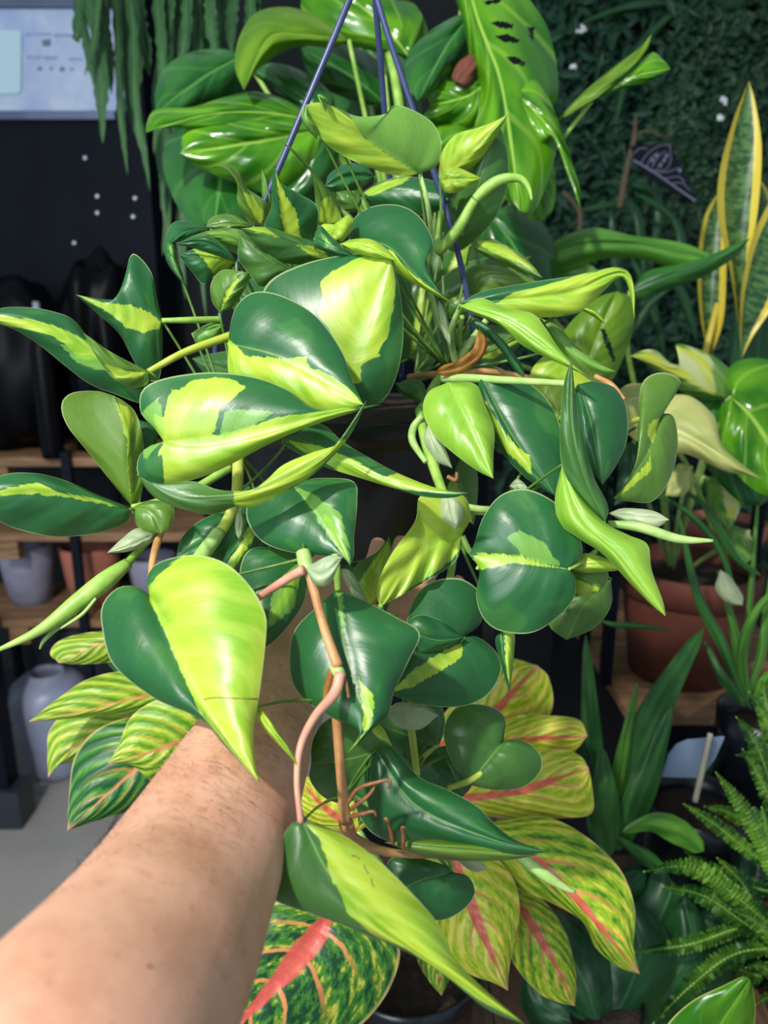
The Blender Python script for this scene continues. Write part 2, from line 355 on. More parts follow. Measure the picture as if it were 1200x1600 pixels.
M['hedge'] = m_plain('hedge_foliage', (30, 62, 46), 0.6, (58, 96, 62), 9, trans=0.15)
M['hedge2'] = m_plain('fern_hedge_foliage', (24, 62, 48), 0.6, (44, 88, 62), 9, trans=0.15)
M['white'] = m_plain('white_petal', (225, 228, 235), 0.6)
M['cactus'] = m_plant('fishbone_cactus', (30, 74, 36), (66, 112, 62), 0.0, 0.45, 0.15, (88, 130, 84), 4)
M['bark'] = m_plain('twig_bark', (74, 64, 48), 0.8, (96, 84, 62), 30, bump=0.3)
M['tagm'] = m_plain('grey_blue_label', (120, 138, 168), 0.4, (136, 152, 180), 6)
M['stake'] = m_plain('wooden_stake', (176, 166, 146), 0.6, (196, 186, 164), 30)
M['print'] = m_plain('white_print', (104, 106, 132), 0.6)
M['snaky'] = m_plain('snake_plant_margin', (206, 186, 52), 0.4, (220, 204, 84), 12, trans=0.15)
g = NG('snake_plant_blade'); u, a, v = g.leafuv()
nz = g.noise(g.xyz(g.math('MULTIPLY', v, 42.0), g.math('MULTIPLY', u, 1.5), g.rand()), 1.0, 3.0, 0.6)
cc = g.mix(g.step(nz, 0.4, 0.6), lin((36, 76, 42)), lin((84, 122, 66)))
cc = g.mix(g.step(g.math('ADD', a, g.math('MULTIPLY', nz, 0.08)), 0.66, 0.7), cc, lin((220, 200, 72)))
M['snake'] = g.bsdf(cc, 0.4, 0.5, trans=0.12)
g = NG('fern_frond'); oi = g.obj(); nz = g.noise(oi, 14.0, 3.0)
M['fern'] = g.bsdf(g.mix(g.step(nz, 0.35, 0.65), lin((34, 90, 30)), lin((112, 162, 50))), 0.5, 0.4, trans=0.3)
# ------------------------------------------------------------------ the setting: floor tiles, back wall
bm = bmesh.new(); box(bm, (-3.2, -1.2, -0.06), (3.0, 3.4, -0.012)); floor = tag(bmo('floor', bm, M['grout']), kind='structure')
tb = bmesh.new(); box(tb, (-0.297, -0.297, -0.012), (0.297, 0.297, 0.0), 0.002)
tme = bpy.data.meshes.new('tile'); tb.to_mesh(tme); tb.free(); tme.materials.append(M['tile'])
for ix in range(-5, 5):
    for iy in range(-2, 6):
        o = bpy.data.objects.new('tile', tme); COL.objects.link(o); o.parent = floor; o.location = (ix*0.6+0.05, iy*0.6+0.06, random.uniform(0, 0.001))
bm = bmesh.new(); box(bm, (-3.2, 2.72, 0), (3.0, 2.8, 3.2)); tag(bmo('wall_back', bm, M['wall']), kind='structure')
# ------------------------------------------------------------------ black cabinet with a glazed poster
YC = 2.47
bp = PY(115, 420, YC)
cab = empty('black_cabinet', (PY(110, 800, YC).x, YC+0.15, 0), 'tall black cabinet panel with bright screws, behind the hanging cactus stems', 'cabinet')
xl, xr = PY(-160, 300, YC).x, PY(236, 300, YC).x
bm = bmesh.new(); box(bm, (xl, YC, PY(0, 690, YC).z), (xr, YC+0.2, PY(0, -90, YC).z), 0.004); bmo('panel', bm, M['black'], cab)
for (sx, sy) in ((133, 247), (152, 307), (152, 333), (208, 339), (116, 380), (211, 310)):
    c = PY(sx, sy, YC); bm = bmesh.new()
    bmesh.ops.create_uvsphere(bm, u_segments=12, v_segments=8, radius=0.0075, matrix=Matrix.Translation((c.x, YC-0.001, c.z)) @ Matrix.Diagonal((1, 0.5, 1, 1)))
    bmo('screw', bm, M['chrome'], cab, True)
pa, pb = PY(-60, 12, YC-.02), PY(194, 172, YC-.02)
pos = empty('poster', ((pa.x+pb.x)/2, YC-0.01, pb.z), 'pale blue notice sheet with faint print mounted on the black cabinet', 'poster')
bm = bmesh.new(); box(bm, (pa.x, YC-0.012, pb.z), (pb.x, YC-0.004, pa.z), 0.001); bmo('sheet', bm, M['paper'], pos)
bm = bmesh.new(); box(bm, (pa.x, YC-0.02, pb.z-0.025), (pb.x-0.03, YC-0.001, pb.z-0.002), 0.002); bmo('lower_rail', bm, M['metal'], pos)
bm = bmesh.new(); box(bm, (pa.x, YC-0.02, pa.z+0.002), (pb.x, YC-0.001, pa.z+0.03), 0.002); bmo('upper_rail', bm, M['metal'], pos)
def flat(polypx, Y, name, mat, parent, th=0.0012):
    v = []; n = len(polypx)
    for dy in (0, th):
        for q in polypx:
            c = PY(q[0], q[1], Y); v.append((c.x, Y+dy, c.z))
    f = [tuple(range(n)), tuple(range(2*n-1, n-1, -1))]+[(k, k+n, (k+1) % n+n, (k+1) % n) for k in range(n)]
    return pymesh(name, v, f, mat, parent, False)
ink = YC-0.0135
flat([(66, 62), (79, 61), (79, 72), (66, 72)], ink, 'printed_square', M['ink'], pos)
for (sx, sy, r) in ((62, 107, 5), (80, 107, 3.5), (97, 108, 6), (112, 108, 3)):
    flat([(sx+(r if k % 2 == 0 else r*.42)*math.sin(k*math.pi/5), sy-(r if k % 2 == 0 else r*.42)*math.cos(k*math.pi/5)) for k in range(10)], ink, 'printed_star', M['ink'], pos)
for (x0, x1, yy) in ((42, 64, 87), (68, 90, 88), (108, 128, 90), (40, 80, 51), (84, 120, 53)):
    flat([(x0, yy), (x1, yy), (x1, yy+4), (x0, yy+4)], ink, 'printed_line', M['inkgrey'], pos)
flat([(-40, 47), (30, 47), (33, 50), (32, 140), (28, 146), (-40, 148)], YC-0.018, 'glossy_card', M['card'], pos, 0.003)
# ------------------------------------------------------------------ shelf unit at the left with pots
YS = 2.1
sh = empty('shelf_unit', (PY(100, 720, YS).x, YS+0.15, 0), 'wooden shelves in a black metal frame standing at the left', 'shelf')
x0, x1 = PY(-120, 720, YS).x, PY(330, 720, YS).x
zs = []
for k, py in enumerate((715, 833, 968)):
    z = PY(50, py, YS).z; zs.append(z); bm = bmesh.new(); xa = x0
    for q in range(2):
        box(bm, (x0, YS+q*0.165, z-0.026), (x1, YS+q*0.165+0.16, z), 0.002)
        bo = bmo('board', bm, M['wood'], sh); bm = bmesh.new()
    bm.free()
for px in (-118, 104, 322):
    for yy in (YS-0.022, YS+0.33):
        c = PY(px, 700, YS); bm = bmesh.new(); box(bm, (c.x-0.013, yy, 0), (c.x+0.013, yy+0.022, zs[0]+0.02), 0.001); bmo('upright', bm, M['black'], sh)
for z in zs:
    c = PY(8, 850, YS); bm = bmesh.new(); box(bm, (c.x-0.03, YS+0.01, z-0.085), (c.x+0.03, YS+0.05, z-0.026), 0.001); bmo('batten', bm, M['wood'], sh)
def simplepot(name, px, pyb, Y, z, r, h, mat, label, taper=0.8, wall=0.008, foot=0.0, group=None):
    c = PY(px, pyb, Y); e_ = empty(name, (c.x, Y, z), label, 'pot', group)
    pr = [(0.0, 0), (r*taper, 0)]
    if foot: pr += [(r*taper, foot*.8), (r*(taper+.06), foot)]
    pr += [(r*(taper+1)/2*1.01, h*.5), (r, h), (r-wall*.3, h+0.003), (r-wall, h), (r*(taper+1)/2-wall, h*.5), (r*taper-wall, h*.12), (0, h*.12)]
    lathe('body', (c.x, Y, z), pr, mat, e_); return e_
px_m = YS/ F
simplepot('ceramic_pot', 54, 960, YS+0.16, zs[2], 0.088, 0.19, M['greypot'], 'lilac grey ceramic pot with a stepped foot on the wooden shelf', 0.72, 0.007, 0.03)
simplepot('clay_pot', 152, 960, YS+0.15, zs[2], 0.092, 0.19, M['terralight'], 'dusty pink clay pot on the wooden shelf beside the grey one', 0.78, 0.008)
simplepot('small_pot', 245, 960, YS+0.16, zs[2], 0.075, 0.15, M['greypot'], 'small grey pot at the plant end of the wooden shelf', 0.8)
c = PZ(92, 1205, 0.0)
v_ = empty('floor_vase', (c.x, c.y, 0), 'tall pale blue-grey vase standing on the floor tiles', 'vase')
hv = 0.36
lathe('body', c, [(0, 0), (0.07, 0), (0.085, 0.03), (0.10, 0.14), (0.122, 0.25), (0.126, 0.295), (0.115, 0.34), (0.085, 0.365), (0.06, 0.372), (0.055, 0.385), (0.05, 0.384), (0.052, 0.36), (0.10, 0.3), (0.09, 0.12), (0.06, 0.02), (0, 0.02)], M['vase'], v_)
c2 = Vector((c.x+0.0, c.y+0.28, 0))
v_ = empty('dark_urn', c2, 'round dark grey urn behind the pale floor vase', 'vase')
lathe('body', c2, [(0, 0), (0.09, 0), (0.12, 0.1), (0.15, 0.3), (0.155, 0.42), (0.13, 0.5), (0.10, 0.52), (0.09, 0.515), (0.12, 0.48), (0.14, 0.4), (0.1, 0.1), (0, 0.05)], M['darkpot'], v_)
# black plinth box at the left edge of the floor
c = PZ(62, 1258, 0.0); c.y = YS-0.125
pl = empty('black_plinth', (c.x-0.15, c.y+0.2, 0), 'matt black plinth cabinet standing on the floor at the left edge', 'cabinet')
bm = bmesh.new(); box(bm, (c.x-0.34, c.y, 0), (c.x, c.y+0.10, 0.13), 0.004); bmo('base', bm, M['darkpot'], pl)
bm = bmesh.new(); box(bm, (c.x-0.34, c.y+0.02, 0.13), (c.x-0.035, c.y+0.09, 0.70), 0.004); bmo('door', bm, M['black'], pl)
# black bags on the top shelf: crumpled film
def bag(name, px, py, Y, sx, sy, sz, label, seed):
    c = PY(px, py, Y); bm = bmesh.new(); bmesh.ops.create_icosphere(bm, subdivisions=5, radius=1)
    r_ = random.Random(seed); dirs = [(Vector((r_.gauss(0, 1), r_.gauss(0, 1), r_.gauss(0, 1))).normalized(), r_.uniform(4, 13), r_.uniform(0, 6)) for _ in range(14)]
    for v in bm.verts:
        n = v.co.normalized(); d = 1+sum(0.022*math.sin(n.dot(a)*k+p) for a, k, p in dirs)
        cx_ = n.x; s = (abs(n.x)**3+abs(n.y)**3+abs(n.z)**3)**(-1/3)
        v.co = Vector((n.x*sx*d*s, n.y*sy*d*s, max(-sz, n.z*sz*d*s)))+Vector((c.x, Y, c.z))
    e_ = bmo(name, bm, M['blackfilm'], None, True)
    return tag(e_, label, 'bag')
zt = zs[0]
def bagat(name, px, Y, sx, sy, sz, label, seed):
    c = PY(px, 600, Y); o = bag(name, px, 600, Y, sx, sy, sz, label, seed); dz = zt+sz-c.z
    for v in o.data.vertices: v.co.z += dz
    return o
bagat('plastic_bag', 20, YS+0.17, 0.17, 0.13, 0.245, 'large crumpled black plastic bag leaning at the left edge of the top shelf', 3)
bagat('plastic_bag', 168, YS+0.16, 0.10, 0.12, 0.27, 'tall black plastic bag on the top shelf beside the star-shaped leaf', 5)
# small bright tap-like bottle cap among the bags
c = PY(50, 466, YS-0.02); b_ = empty('spray_bottle', (c.x, YS-0.03, zt), 'black spray bottle with a clear neck among the black bags', 'bottle')
lathe('body', (c.x, YS-0.0, zt), [(0, 0), (0.03, 0), (0.032, 0.02), (0.032, 0.3), (0.016, 0.36), (0, 0.36)], M['blackfilm'], b_, 20)
lathe('neck', (c.x, YS-0.0, zt), [(0.012, 0.36), (0.012, 0.39), (0.009, 0.43), (0, 0.43)], M['chrome'], b_, 16)
# ------------------------------------------------------------------ dark foliage wall at the right
YH = 2.5
hx0, hx1, hz0, hz1 = PY(820, 0, YH).x, PY(1330, 0, YH).x, PY(1000, 1150, YH).z, PY(1000, -140, YH).z
bm = bmesh.new(); box(bm, (hx0, YH, max(0.0, hz0)), (hx1, YH+0.05, hz1)); hb = tag(bmo('hedge_panel', bm, M['wall']), 'dark leafy greenery panel covering the wall at the upper right', 'hedge')
def tufts(name, n, area, mat, size, seed, aspect=0.45, parent=None):
    r = np.random.default_rng(seed); V = []; Fc = []
    for k in range(n):
        cx = r.uniform(area[0], area[1]); cz = r.uniform(area[2], area[3]); cy = area[4]-abs(r.normal(0, 0.05))-0.01
        for q in range(r.integers(7, 12)):
            a = r.uniform(0, 6.283); el = r.uniform(-0.9, 0.5); L = size*r.uniform(0.6, 1.3)
            dv = np.array([math.cos(a)*math.cos(el), math.sin(el)-0.25, math.sin(a)*math.cos(el)]); dv /= np.linalg.norm(dv)
            sd = np.cross(dv, [0, 1, 0.2]); sd /= np.linalg.norm(sd)+1e-9
            o0 = np.array([cx, cy, cz])+r.normal(0, size*0.5, 3)*[1, .4, 1]; w = L*aspect*0.5
            up = np.cross(dv, sd)*w*0.4
            b0 = len(V); V += [o0, o0+dv*L*.5+sd*w+up, o0+dv*L, o0+dv*L*.5-sd*w+up, o0+dv*L*.5]
            Fc += [(b0, b0+1, b0+4), (b0+1, b0+2, b0+4), (b0+2, b0+3, b0+4), (b0+3, b0, b0+4)]
    return tag(pymesh(name, V, Fc, mat, parent, False), kind='stuff')
tufts('foliage', 1500, (hx0, hx1, max(0.7, hz0), hz1, YH), M['hedge2'], 0.055, 1, 0.3, hb)
tufts('foliage', 1300, (PY(1020, 0, YH).x, hx1, PY(0, 420, YH).z, hz1, YH-0.05), M['hedge'], 0.032, 2, 0.55, hb)
fp = [(1130, 158), (1124, 184), (893, 107), (908, 48)]
for (fx, fy) in fp:
    c = PY(fx, fy, YH-0.16); V = []; Fc = []
    for q in range(7):
        a = random.uniform(0, 6.28); rr = random.uniform(0.002, 0.010); o0 = Vector((c.x+rr*math.cos(a), c.y+random.uniform(-.01, .0), c.z+rr*math.sin(a)))
        b0 = len(V)
        for s in range(5): V.append(o0+Vector((0.005*math.cos(s*1.2566+a), -0.002*(s % 2), 0.005*math.sin(s*1.2566+a))))
        Fc.append(tuple(range(b0, b0+5)))
    pymesh('blossom', V, Fc, M['white'], hb, False)
# arching grass fronds and twigs in front of the hedge
gr = empty('dark_grass_plant', P(1000, 520, 2.0), 'dim arching grassy plant in front of the dark greenery panel', 'plant')
for pts in ([(1010, 480, 1.95), (1000, 360, 1.95), (980, 320, 1.95), (900, 330, 1.95)], [(1000, 480, 2), (1030, 330, 2), (1000, 290, 2), (930, 285, 2)], [(1000, 500, 1.9), (1060, 400, 1.9), (1050, 340, 1.9), (990, 300, 1.9)],
            [(960, 200, 2.1), (990, 90, 2.1), (1040, 30, 2.1), (1080, 10, 2.1)], [(900, 40, 2.1), (980, 10, 2.1), (1050, 4, 2.1), (1100, 30, 2.1)], [(1000, 520, 1.9), (970, 460, 1.9), (960, 400, 1.9), (955, 330, 1.9)], [(1040, 560, 1.8), (1020, 480, 1.8), (1000, 430, 1.8), (985, 400, 1.8)], [(1090, 540, 1.8), (1070, 470, 1.8), (1050, 440, 1.8), (1020, 420, 1.8)], [(960, 560, 1.7), (1000, 500, 1.7), (1020, 470, 1.7), (1060, 440, 1.7)]):
    ml = cr([q[:2] for q in pts], 12); L_ = []; R_ = []
    for k in range(1, 11):
        tx, ty = ml[min(k+1, 11)]-ml[k-1]; n_ = math.hypot(tx, ty); w_ = 7*math.sin(math.pi*k/11.5)+1
        L_.append((ml[k][0]-ty/n_*w_, ml[k][1]+tx/n_*w_)); R_.append((ml[k][0]+ty/n_*w_, ml[k][1]-tx/n_*w_))
    leaf(gr, M['dim'], [tuple(q) for q in ml], L_, R_, pts[0][2], pts[-1][2]-0.05, e=(1, 1), nt=20, ns=3, p=1.0)
stem(gr, M['bark'], [(968, 325, 1.9), (978, 270, 1.9), (990, 220, 1.9), (993, 180, 1.9)], [5, 5, 4, 2], 'twig')
stem(gr, M['bark'], [(990, 215, 1.9), (1010, 205, 1.9), (1040, 215, 1.9)], [1.8, 1.5, 1], 'twig')
stem(gr, M['bark'], [(905, 370, 1.9), (905, 330, 1.9), (880, 300, 1.9)], [5, 4, 3], 'twig')
# dark card with a white feather print hanging on the hedge
fe = empty('feather_print', P(1035, 265, 1.75), 'small dark panel with a white feather drawing hanging among the foliage', 'sign')
YF = 1.75*math.cos(PITCH)+0.25
flat([(985, 228), (1046, 224), (1062, 255), (1088, 316), (1050, 300), (998, 262)], YF, 'panel', M['black'], fe, 0.004)
def strip(px, Y, name, mat, parent, w=1.4):
    m = cr(px, 14); Lp = []; Rp = []
    for k in range(14):
        tx, ty = m[min(k+1, 13)]-m[max(k-1, 0)]; n_ = math.hypot(tx, ty)+1e-6
        Lp.append((m[k][0]-ty/n_*w, m[k][1]+tx/n_*w)); Rp.append((m[k][0]+ty/n_*w, m[k][1]-tx/n_*w))
    V = []; Fc = []
    for k in range(14):
        for q in (Lp[k], Rp[k]):
            c = PY(q[0], q[1], Y); V.append((c.x, Y, c.z))
    for k in range(13): Fc.append((2*k, 2*k+1, 2*k+3, 2*k+2))
    return pymesh(name, V, Fc, mat, parent, False)
strip([(990, 250), (1020, 268), (1055, 292), (1087, 314)], YF-0.001, 'feather_quill', M['print'], fe, 1.3)
for q in ([(1000, 257), (1012, 240), (1030, 228), (1046, 226)], [(1046, 226), (1048, 250), (1040, 265), (1020, 266)], [(1022, 270), (1045, 268), (1060, 262)], [(1036, 280), (1060, 276), (1070, 285)], [(1046, 287), (1065, 286), (1078, 298)], [(1010, 262), (1018, 246), (1030, 238)], [(1018, 262), (1028, 246), (1040, 236)], [(1026, 264), (1036, 252), (1043, 240)], [(990, 240), (1000, 232), (1012, 232)]):
    strip(q, YF-0.001, 'feather_barb', M['print'], fe, 0.6)
for (qx, qy) in ((1020, 250), (1026, 243), (1032, 258), (1038, 250), (1042, 243), (1062, 266)):
    flat([(qx-3, qy), (qx, qy-4), (qx+3, qy), (qx, qy+4)], YF-0.002, 'feather_spot', M['print'], fe, 0.001)
# ------------------------------------------------------------------ fishbone cacti hanging at the upper left
def cactus(name, loc, label, strips):
    e_ = empty(name, loc, label, 'plant', 'hanging fishbone cacti')
    for pts, w, d in strips:
        wob = random.uniform(0, 6.28); amp = random.uniform(2, 7); w = w*random.uniform(.9, 1.35)
        m = cr([(q[0]+amp*math.sin(wob+q[1]*.022), q[1]) for q in cr(pts, 8)], 30); L_ = []; R_ = []
        for k in range(1, 29):
            tx, ty = m[k+1]-m[k-1]; n_ = math.hypot(tx, ty)+1e-6; ta = min(1, (30-k)/9)*min(1, .6+k*.06)
            sL = w*ta*random.uniform(.72, 1.08); sR = w*ta*random.uniform(.72, 1.08)
            L_.append((m[k][0]-ty/n_*sL, m[k][1]+tx/n_*sL)); R_.append((m[k][0]+ty/n_*sR, m[k][1]-tx/n_*sR))
        leaf(e_, M['cactus'], [tuple(q) for q in m], L_, R_, d, d-0.03, e=(0.6, -0.4), b=0.2, nt=84, ns=3, p=1.0, name='flat_stem', wav=0.3)
    return e_
s1 = [([(x0_, -60), (x0_+dx*.4, 60), (x0_+dx, yb)], w_, d_) for x0_, dx, yb, w_, d_ in ((118, 2, 45, 7, 1.52), (140, 24, 225, 11, 1.5), (160, 10, 150, 8, 1.55), (172, 26, 275, 7, 1.53), (190, 40, 300, 9, 1.5), (150, -14, 120, 5, 1.48), (205, 6, 180, 9, 1.6), (182, 30, 215, 10, 1.58), (130, 20, 160, 8, 1.6), (215, 14, 120, 9, 1.56), (168, -6, 190, 6, 1.6))]
cactus('fishbone_cactus', P(170, -60, 1.52), 'dark green fishbone cactus trailing in front of the poster', s1)
s2 = [([(x0_, -60), (x0_+dx*.4, 60), (x0_+dx, yb)], w_, d_) for x0_, dx, yb, w_, d_ in ((255, -10, 240, 8, 1.5), (262, -2, 180, 9, 1.52), (280, 4, 150, 7, 1.55), (290, -10, 110, 8, 1.5), (310, 4, 120, 8, 1.54), (330, 10, 100, 8, 1.5), (345, -4, 130, 7, 1.56), (365, 4, 90, 8, 1.53), (385, 2, 110, 7, 1.5), (268, -20, 330, 10, 1.6), (250, 6, 400, 9, 1.62), (275, 14, 470, 8, 1.64), (258, 30, 430, 7, 1.6), (400, 12, 70, 8, 1.52), (300, 16, 130, 9, 1.6), (325, -12, 140, 9, 1.6), (290, 30, 500, 8, 1.66))]
cactus('fishbone_cactus', P(310, -60, 1.52), 'wide fishbone cactus clump hanging to the right of the poster, over the broad leaves', s2)
# ------------------------------------------------------------------ monstera behind the top of the hanging plant
mo = empty('monstera', P(640, 420, 1.15), 'glossy green split-leaf monstera behind the top of the hanging plant', 'plant')
holes = [[(768, 36), (785, 32), (802, 39), (800, 45), (780, 44)], [(773, 56), (790, 52), (811, 62), (809, 67), (788, 66)], [(790, 88), (806, 88), (822, 98), (819, 104), (800, 99)], [(755, 2), (782, -3), (783, 4), (760, 8)], [(824, 42), (835, 40), (834, 66), (828, 58)]]
leaf(mo, M['mon'], [(728, -45), (742, 20), (760, 70), (776, 110), (790, 170), (800, 240), (812, 330)], [(705, -30), (722, 30), (735, 90), (750, 130), (748, 170), (742, 210), (765, 265), (790, 310)], [(800, -25), (846, 25), (866, 80), (873, 140), (862, 165), (845, 130), (870, 185), (868, 240), (850, 300), (830, 335)], 1.0, .92, e=(3, 5), b=1.2, holes=holes, nt=170, ns=44, wav=.5, p=1.0)
leaf(mo, M['mon'], [(800, 140), (850, 190), (880, 250), (907, 326)], [(820, 200), (840, 230), (866, 215), (885, 270)], [(835, 125), (862, 165), (885, 225), (905, 290)], .96, .93, e=(1, 2), b=.6)
leaf(mo, M['mon'], [(790, 180), (820, 240), (850, 345)], [(780, 230), (800, 300), (825, 340)], [(840, 190), (866, 260), (866, 320)], .99, .98, e=(2, 2), b=.6)
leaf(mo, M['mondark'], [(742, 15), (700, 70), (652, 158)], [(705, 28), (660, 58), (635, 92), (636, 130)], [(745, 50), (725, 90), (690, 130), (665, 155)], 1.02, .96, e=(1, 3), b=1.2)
leaf(mo, M['mon'], [(752, 30), (718, 90), (672, 160)], [(725, 30), (705, 70), (670, 125)], [(745, 70), (735, 110), (725, 130), (700, 160)], 1.05, 1.03, e=(1, 2), b=.7)
leaf(mo, M['mon'], [(770, 120), (730, 150), (672, 165)], [(740, 105), (710, 122), (690, 122), (668, 130)], [(765, 170), (740, 200), (700, 200), (660, 190)], 1.0, 1.0, e=(2, 3), b=1, wav=.8)
leaf(mo, M['mon'], [(790, 170), (740, 200), (690, 260)], [(745, 165), (705, 175), (665, 200)], [(800, 210), (770, 250), (720, 280)], 1.04, 1.0, e=(2, 3), b=1, wav=.8)
leaf(mo, M['terra'], [(713, 128), (735, 105), (748, 78)], [(706, 120), (716, 98), (738, 82)], [(728, 138), (744, 115), (752, 92)], .98, .99, name='withered_leaf')
leaf(mo, M['monol'], [(545, 62), (470, 55), (420, 60), (381, 141)], [(500, 28), (450, 11), (400, 20), (374, 58), (367, 105)], [(520, 75), (470, 72), (430, 88), (400, 112)], 1.05, .98, e=(3, 3), b=1.5)
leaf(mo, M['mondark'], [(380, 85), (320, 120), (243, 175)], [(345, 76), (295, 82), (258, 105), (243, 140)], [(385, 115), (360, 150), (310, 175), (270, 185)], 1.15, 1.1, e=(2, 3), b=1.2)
leaf(mo, M['mon'], [(500, 188), (400, 175), (320, 180), (228, 207)], [(450, 158), (400, 143), (350, 152), (300, 167), (245, 170), (230, 190)], [(470, 205), (400, 207), (330, 203), (260, 199)], 1.05, .95, e=(2, -1), b=1.0)
leaf(mo, M['mon'], [(505, 200), (430, 215), (350, 230), (282, 240)], [(450, 190), (380, 188), (310, 190), (288, 205)], [(500, 260), (440, 305), (380, 290), (310, 262)], 1.0, .97, e=(1, 3), b=1.4)
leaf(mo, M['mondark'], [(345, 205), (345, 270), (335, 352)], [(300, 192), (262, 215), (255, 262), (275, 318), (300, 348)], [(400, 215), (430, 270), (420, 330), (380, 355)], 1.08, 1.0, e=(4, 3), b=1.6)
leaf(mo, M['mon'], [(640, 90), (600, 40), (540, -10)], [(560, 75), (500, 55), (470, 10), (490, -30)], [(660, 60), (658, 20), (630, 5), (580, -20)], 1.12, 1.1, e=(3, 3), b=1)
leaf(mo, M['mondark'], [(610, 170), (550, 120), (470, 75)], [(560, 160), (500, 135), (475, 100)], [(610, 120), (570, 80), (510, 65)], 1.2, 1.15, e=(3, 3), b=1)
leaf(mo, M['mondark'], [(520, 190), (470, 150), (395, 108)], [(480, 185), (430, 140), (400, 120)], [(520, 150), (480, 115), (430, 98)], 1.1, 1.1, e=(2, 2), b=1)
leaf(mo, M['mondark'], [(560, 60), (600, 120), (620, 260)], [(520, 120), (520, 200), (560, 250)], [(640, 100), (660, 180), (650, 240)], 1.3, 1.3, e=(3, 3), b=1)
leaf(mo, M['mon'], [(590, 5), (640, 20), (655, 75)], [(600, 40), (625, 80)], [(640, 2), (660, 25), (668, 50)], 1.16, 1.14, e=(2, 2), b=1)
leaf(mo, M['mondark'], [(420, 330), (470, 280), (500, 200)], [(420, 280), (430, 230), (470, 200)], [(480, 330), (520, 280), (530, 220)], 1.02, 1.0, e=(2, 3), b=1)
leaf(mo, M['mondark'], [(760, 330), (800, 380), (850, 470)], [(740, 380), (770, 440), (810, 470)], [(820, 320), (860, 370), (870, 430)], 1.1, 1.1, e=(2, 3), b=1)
leaf(mo, M['monol'], [(905, 605), (935, 520), (965, 455)], [(870, 570), (880, 520), (915, 480), (940, 462)], [(950, 600), (978, 550), (992, 500), (986, 466)], .86, .84, e=(1, 2), b=.8, holes=[[(938, 515), (944, 512), (957, 545), (962, 565), (957, 565), (946, 540)]], nt=80, ns=20)
stem(mo, M['petiole'], [(608, 85, 1.12), (618, 130, 1.1), (625, 200, 1.1), (620, 420, 1.12)], [6, 7, 8, 9])
stem(mo, M['petiole'], [(760, 60, 1.02), (790, 200, 1.05), (700, 400, 1.12)], [5, 6, 8])
stem(mo, M['petiole'], [(500, 195, 1.03), (560, 300, 1.1), (610, 420, 1.12)], [5, 6, 8])
# light folded leaf reaching right, and the long leaves below it
leaf(mo, M['monol'], [(868, 190), (930, 138), (985, 100), (1018, 53)], [(905, 150), (955, 108), (995, 78)], [(920, 162), (965, 125), (994, 98), (1012, 75)], 1.05, 1.0, e=(1, -1), b=.4)
leaf(mo, M['mon'], [(925, 158), (985, 122), (1048, 108)], [(960, 122), (990, 104), (1018, 82), (1035, 92)], [(970, 140), (1005, 132), (1030, 120)], 1.04, 1.0, e=(1, 1), b=.5)
dr = empty('long_leaf_plant', P(1000, 620, 1.35), 'plant with long soft green leaves stretching right in front of the dark greenery', 'plant')
leaf(dr, M['bladepale'], [(800, 425), (900, 385), (980, 380), (1060, 395), (1128, 408)], [(850, 385), (920, 356), (990, 368), (1060, 378), (1100, 392)], [(860, 430), (940, 405), (1000, 405), (1060, 420), (1110, 418)], 1.15, 1.1, e=(1, 2), b=1)
leaf(dr, M['blade'], [(985, 455), (1040, 432), (1095, 415), (1172, 372)], [(1010, 425), (1060, 412), (1110, 398), (1150, 380)], [(1000, 470), (1050, 450), (1100, 432), (1150, 400)], 1.12, 1.08, e=(1, 2), b=.5)
leaf(dr, M['bladepale'], [(800, 470), (850, 430), (935, 422)], [(810, 430), (860, 405), (910, 408)], [(830, 480), (880, 450), (920, 440)], 1.2, 1.15, e=(1, 2), b=.5)
stem(dr, M['petiole'], [(985, 455, 1.12), (980, 540, 1.2), (1000, 640, 1.3)], 4)
stem(dr, M['petiole'], [(800, 425, 1.15), (900, 540, 1.25), (990, 640, 1.3)], 4)
# ------------------------------------------------------------------ snake plant
sn = empty('snake_plant', P(1160, 600, 1.3), 'yellow-edged snake plant rising at the right edge', 'plant')
leaf(sn, M['snake'], [(1160, 555), (1158, 470), (1152, 350), (1155, 250), (1170, 126)], [(1152, 500), (1140, 420), (1122, 340), (1124, 270), (1145, 190)], [(1166, 480), (1172, 400), (1185, 320), (1190, 230), (1180, 160)], 1.3, 1.2, e=(-3, -1.5), b=-.3, nt=60, p=1.0)
leaf(sn, M['snake'], [(1158, 560), (1172, 470), (1200, 380), (1250, 280)], [(1156, 500), (1160, 440), (1180, 360), (1220, 290)], [(1180, 520), (1220, 460), (1250, 380)], 1.28, 1.22, e=(-2, 0), b=-.3, p=1.0)
leaf(sn, M['snake'], [(1110, 560), (1105, 460), (1110, 380), (1130, 290)], [(1095, 500), (1090, 420), (1100, 340)], [(1130, 500), (1135, 420), (1135, 340)], 1.4, 1.36, e=(-2, -2), b=-.3, p=1.0)
leaf(sn, M['snake'], [(1195, 420), (1192, 340), (1180, 270)], [(1180, 380), (1176, 320)], [(1215, 380), (1205, 310)], 1.42, 1.4, e=(-1, -1), p=1.0)
leaf(sn, M['dim'], [(1180, 620), (1190, 480), (1215, 340)], [(1140, 560), (1150, 460), (1180, 380)], [(1260, 560), (1260, 440), (1240, 380)], 1.5, 1.5, e=(-1, -1), p=1.0)
stem(sn, M['snaky'], [(1100, 560, 1.38), (1115, 500, 1.38), (1128, 440, 1.38)], [5, 5, 2], 'young_blade')
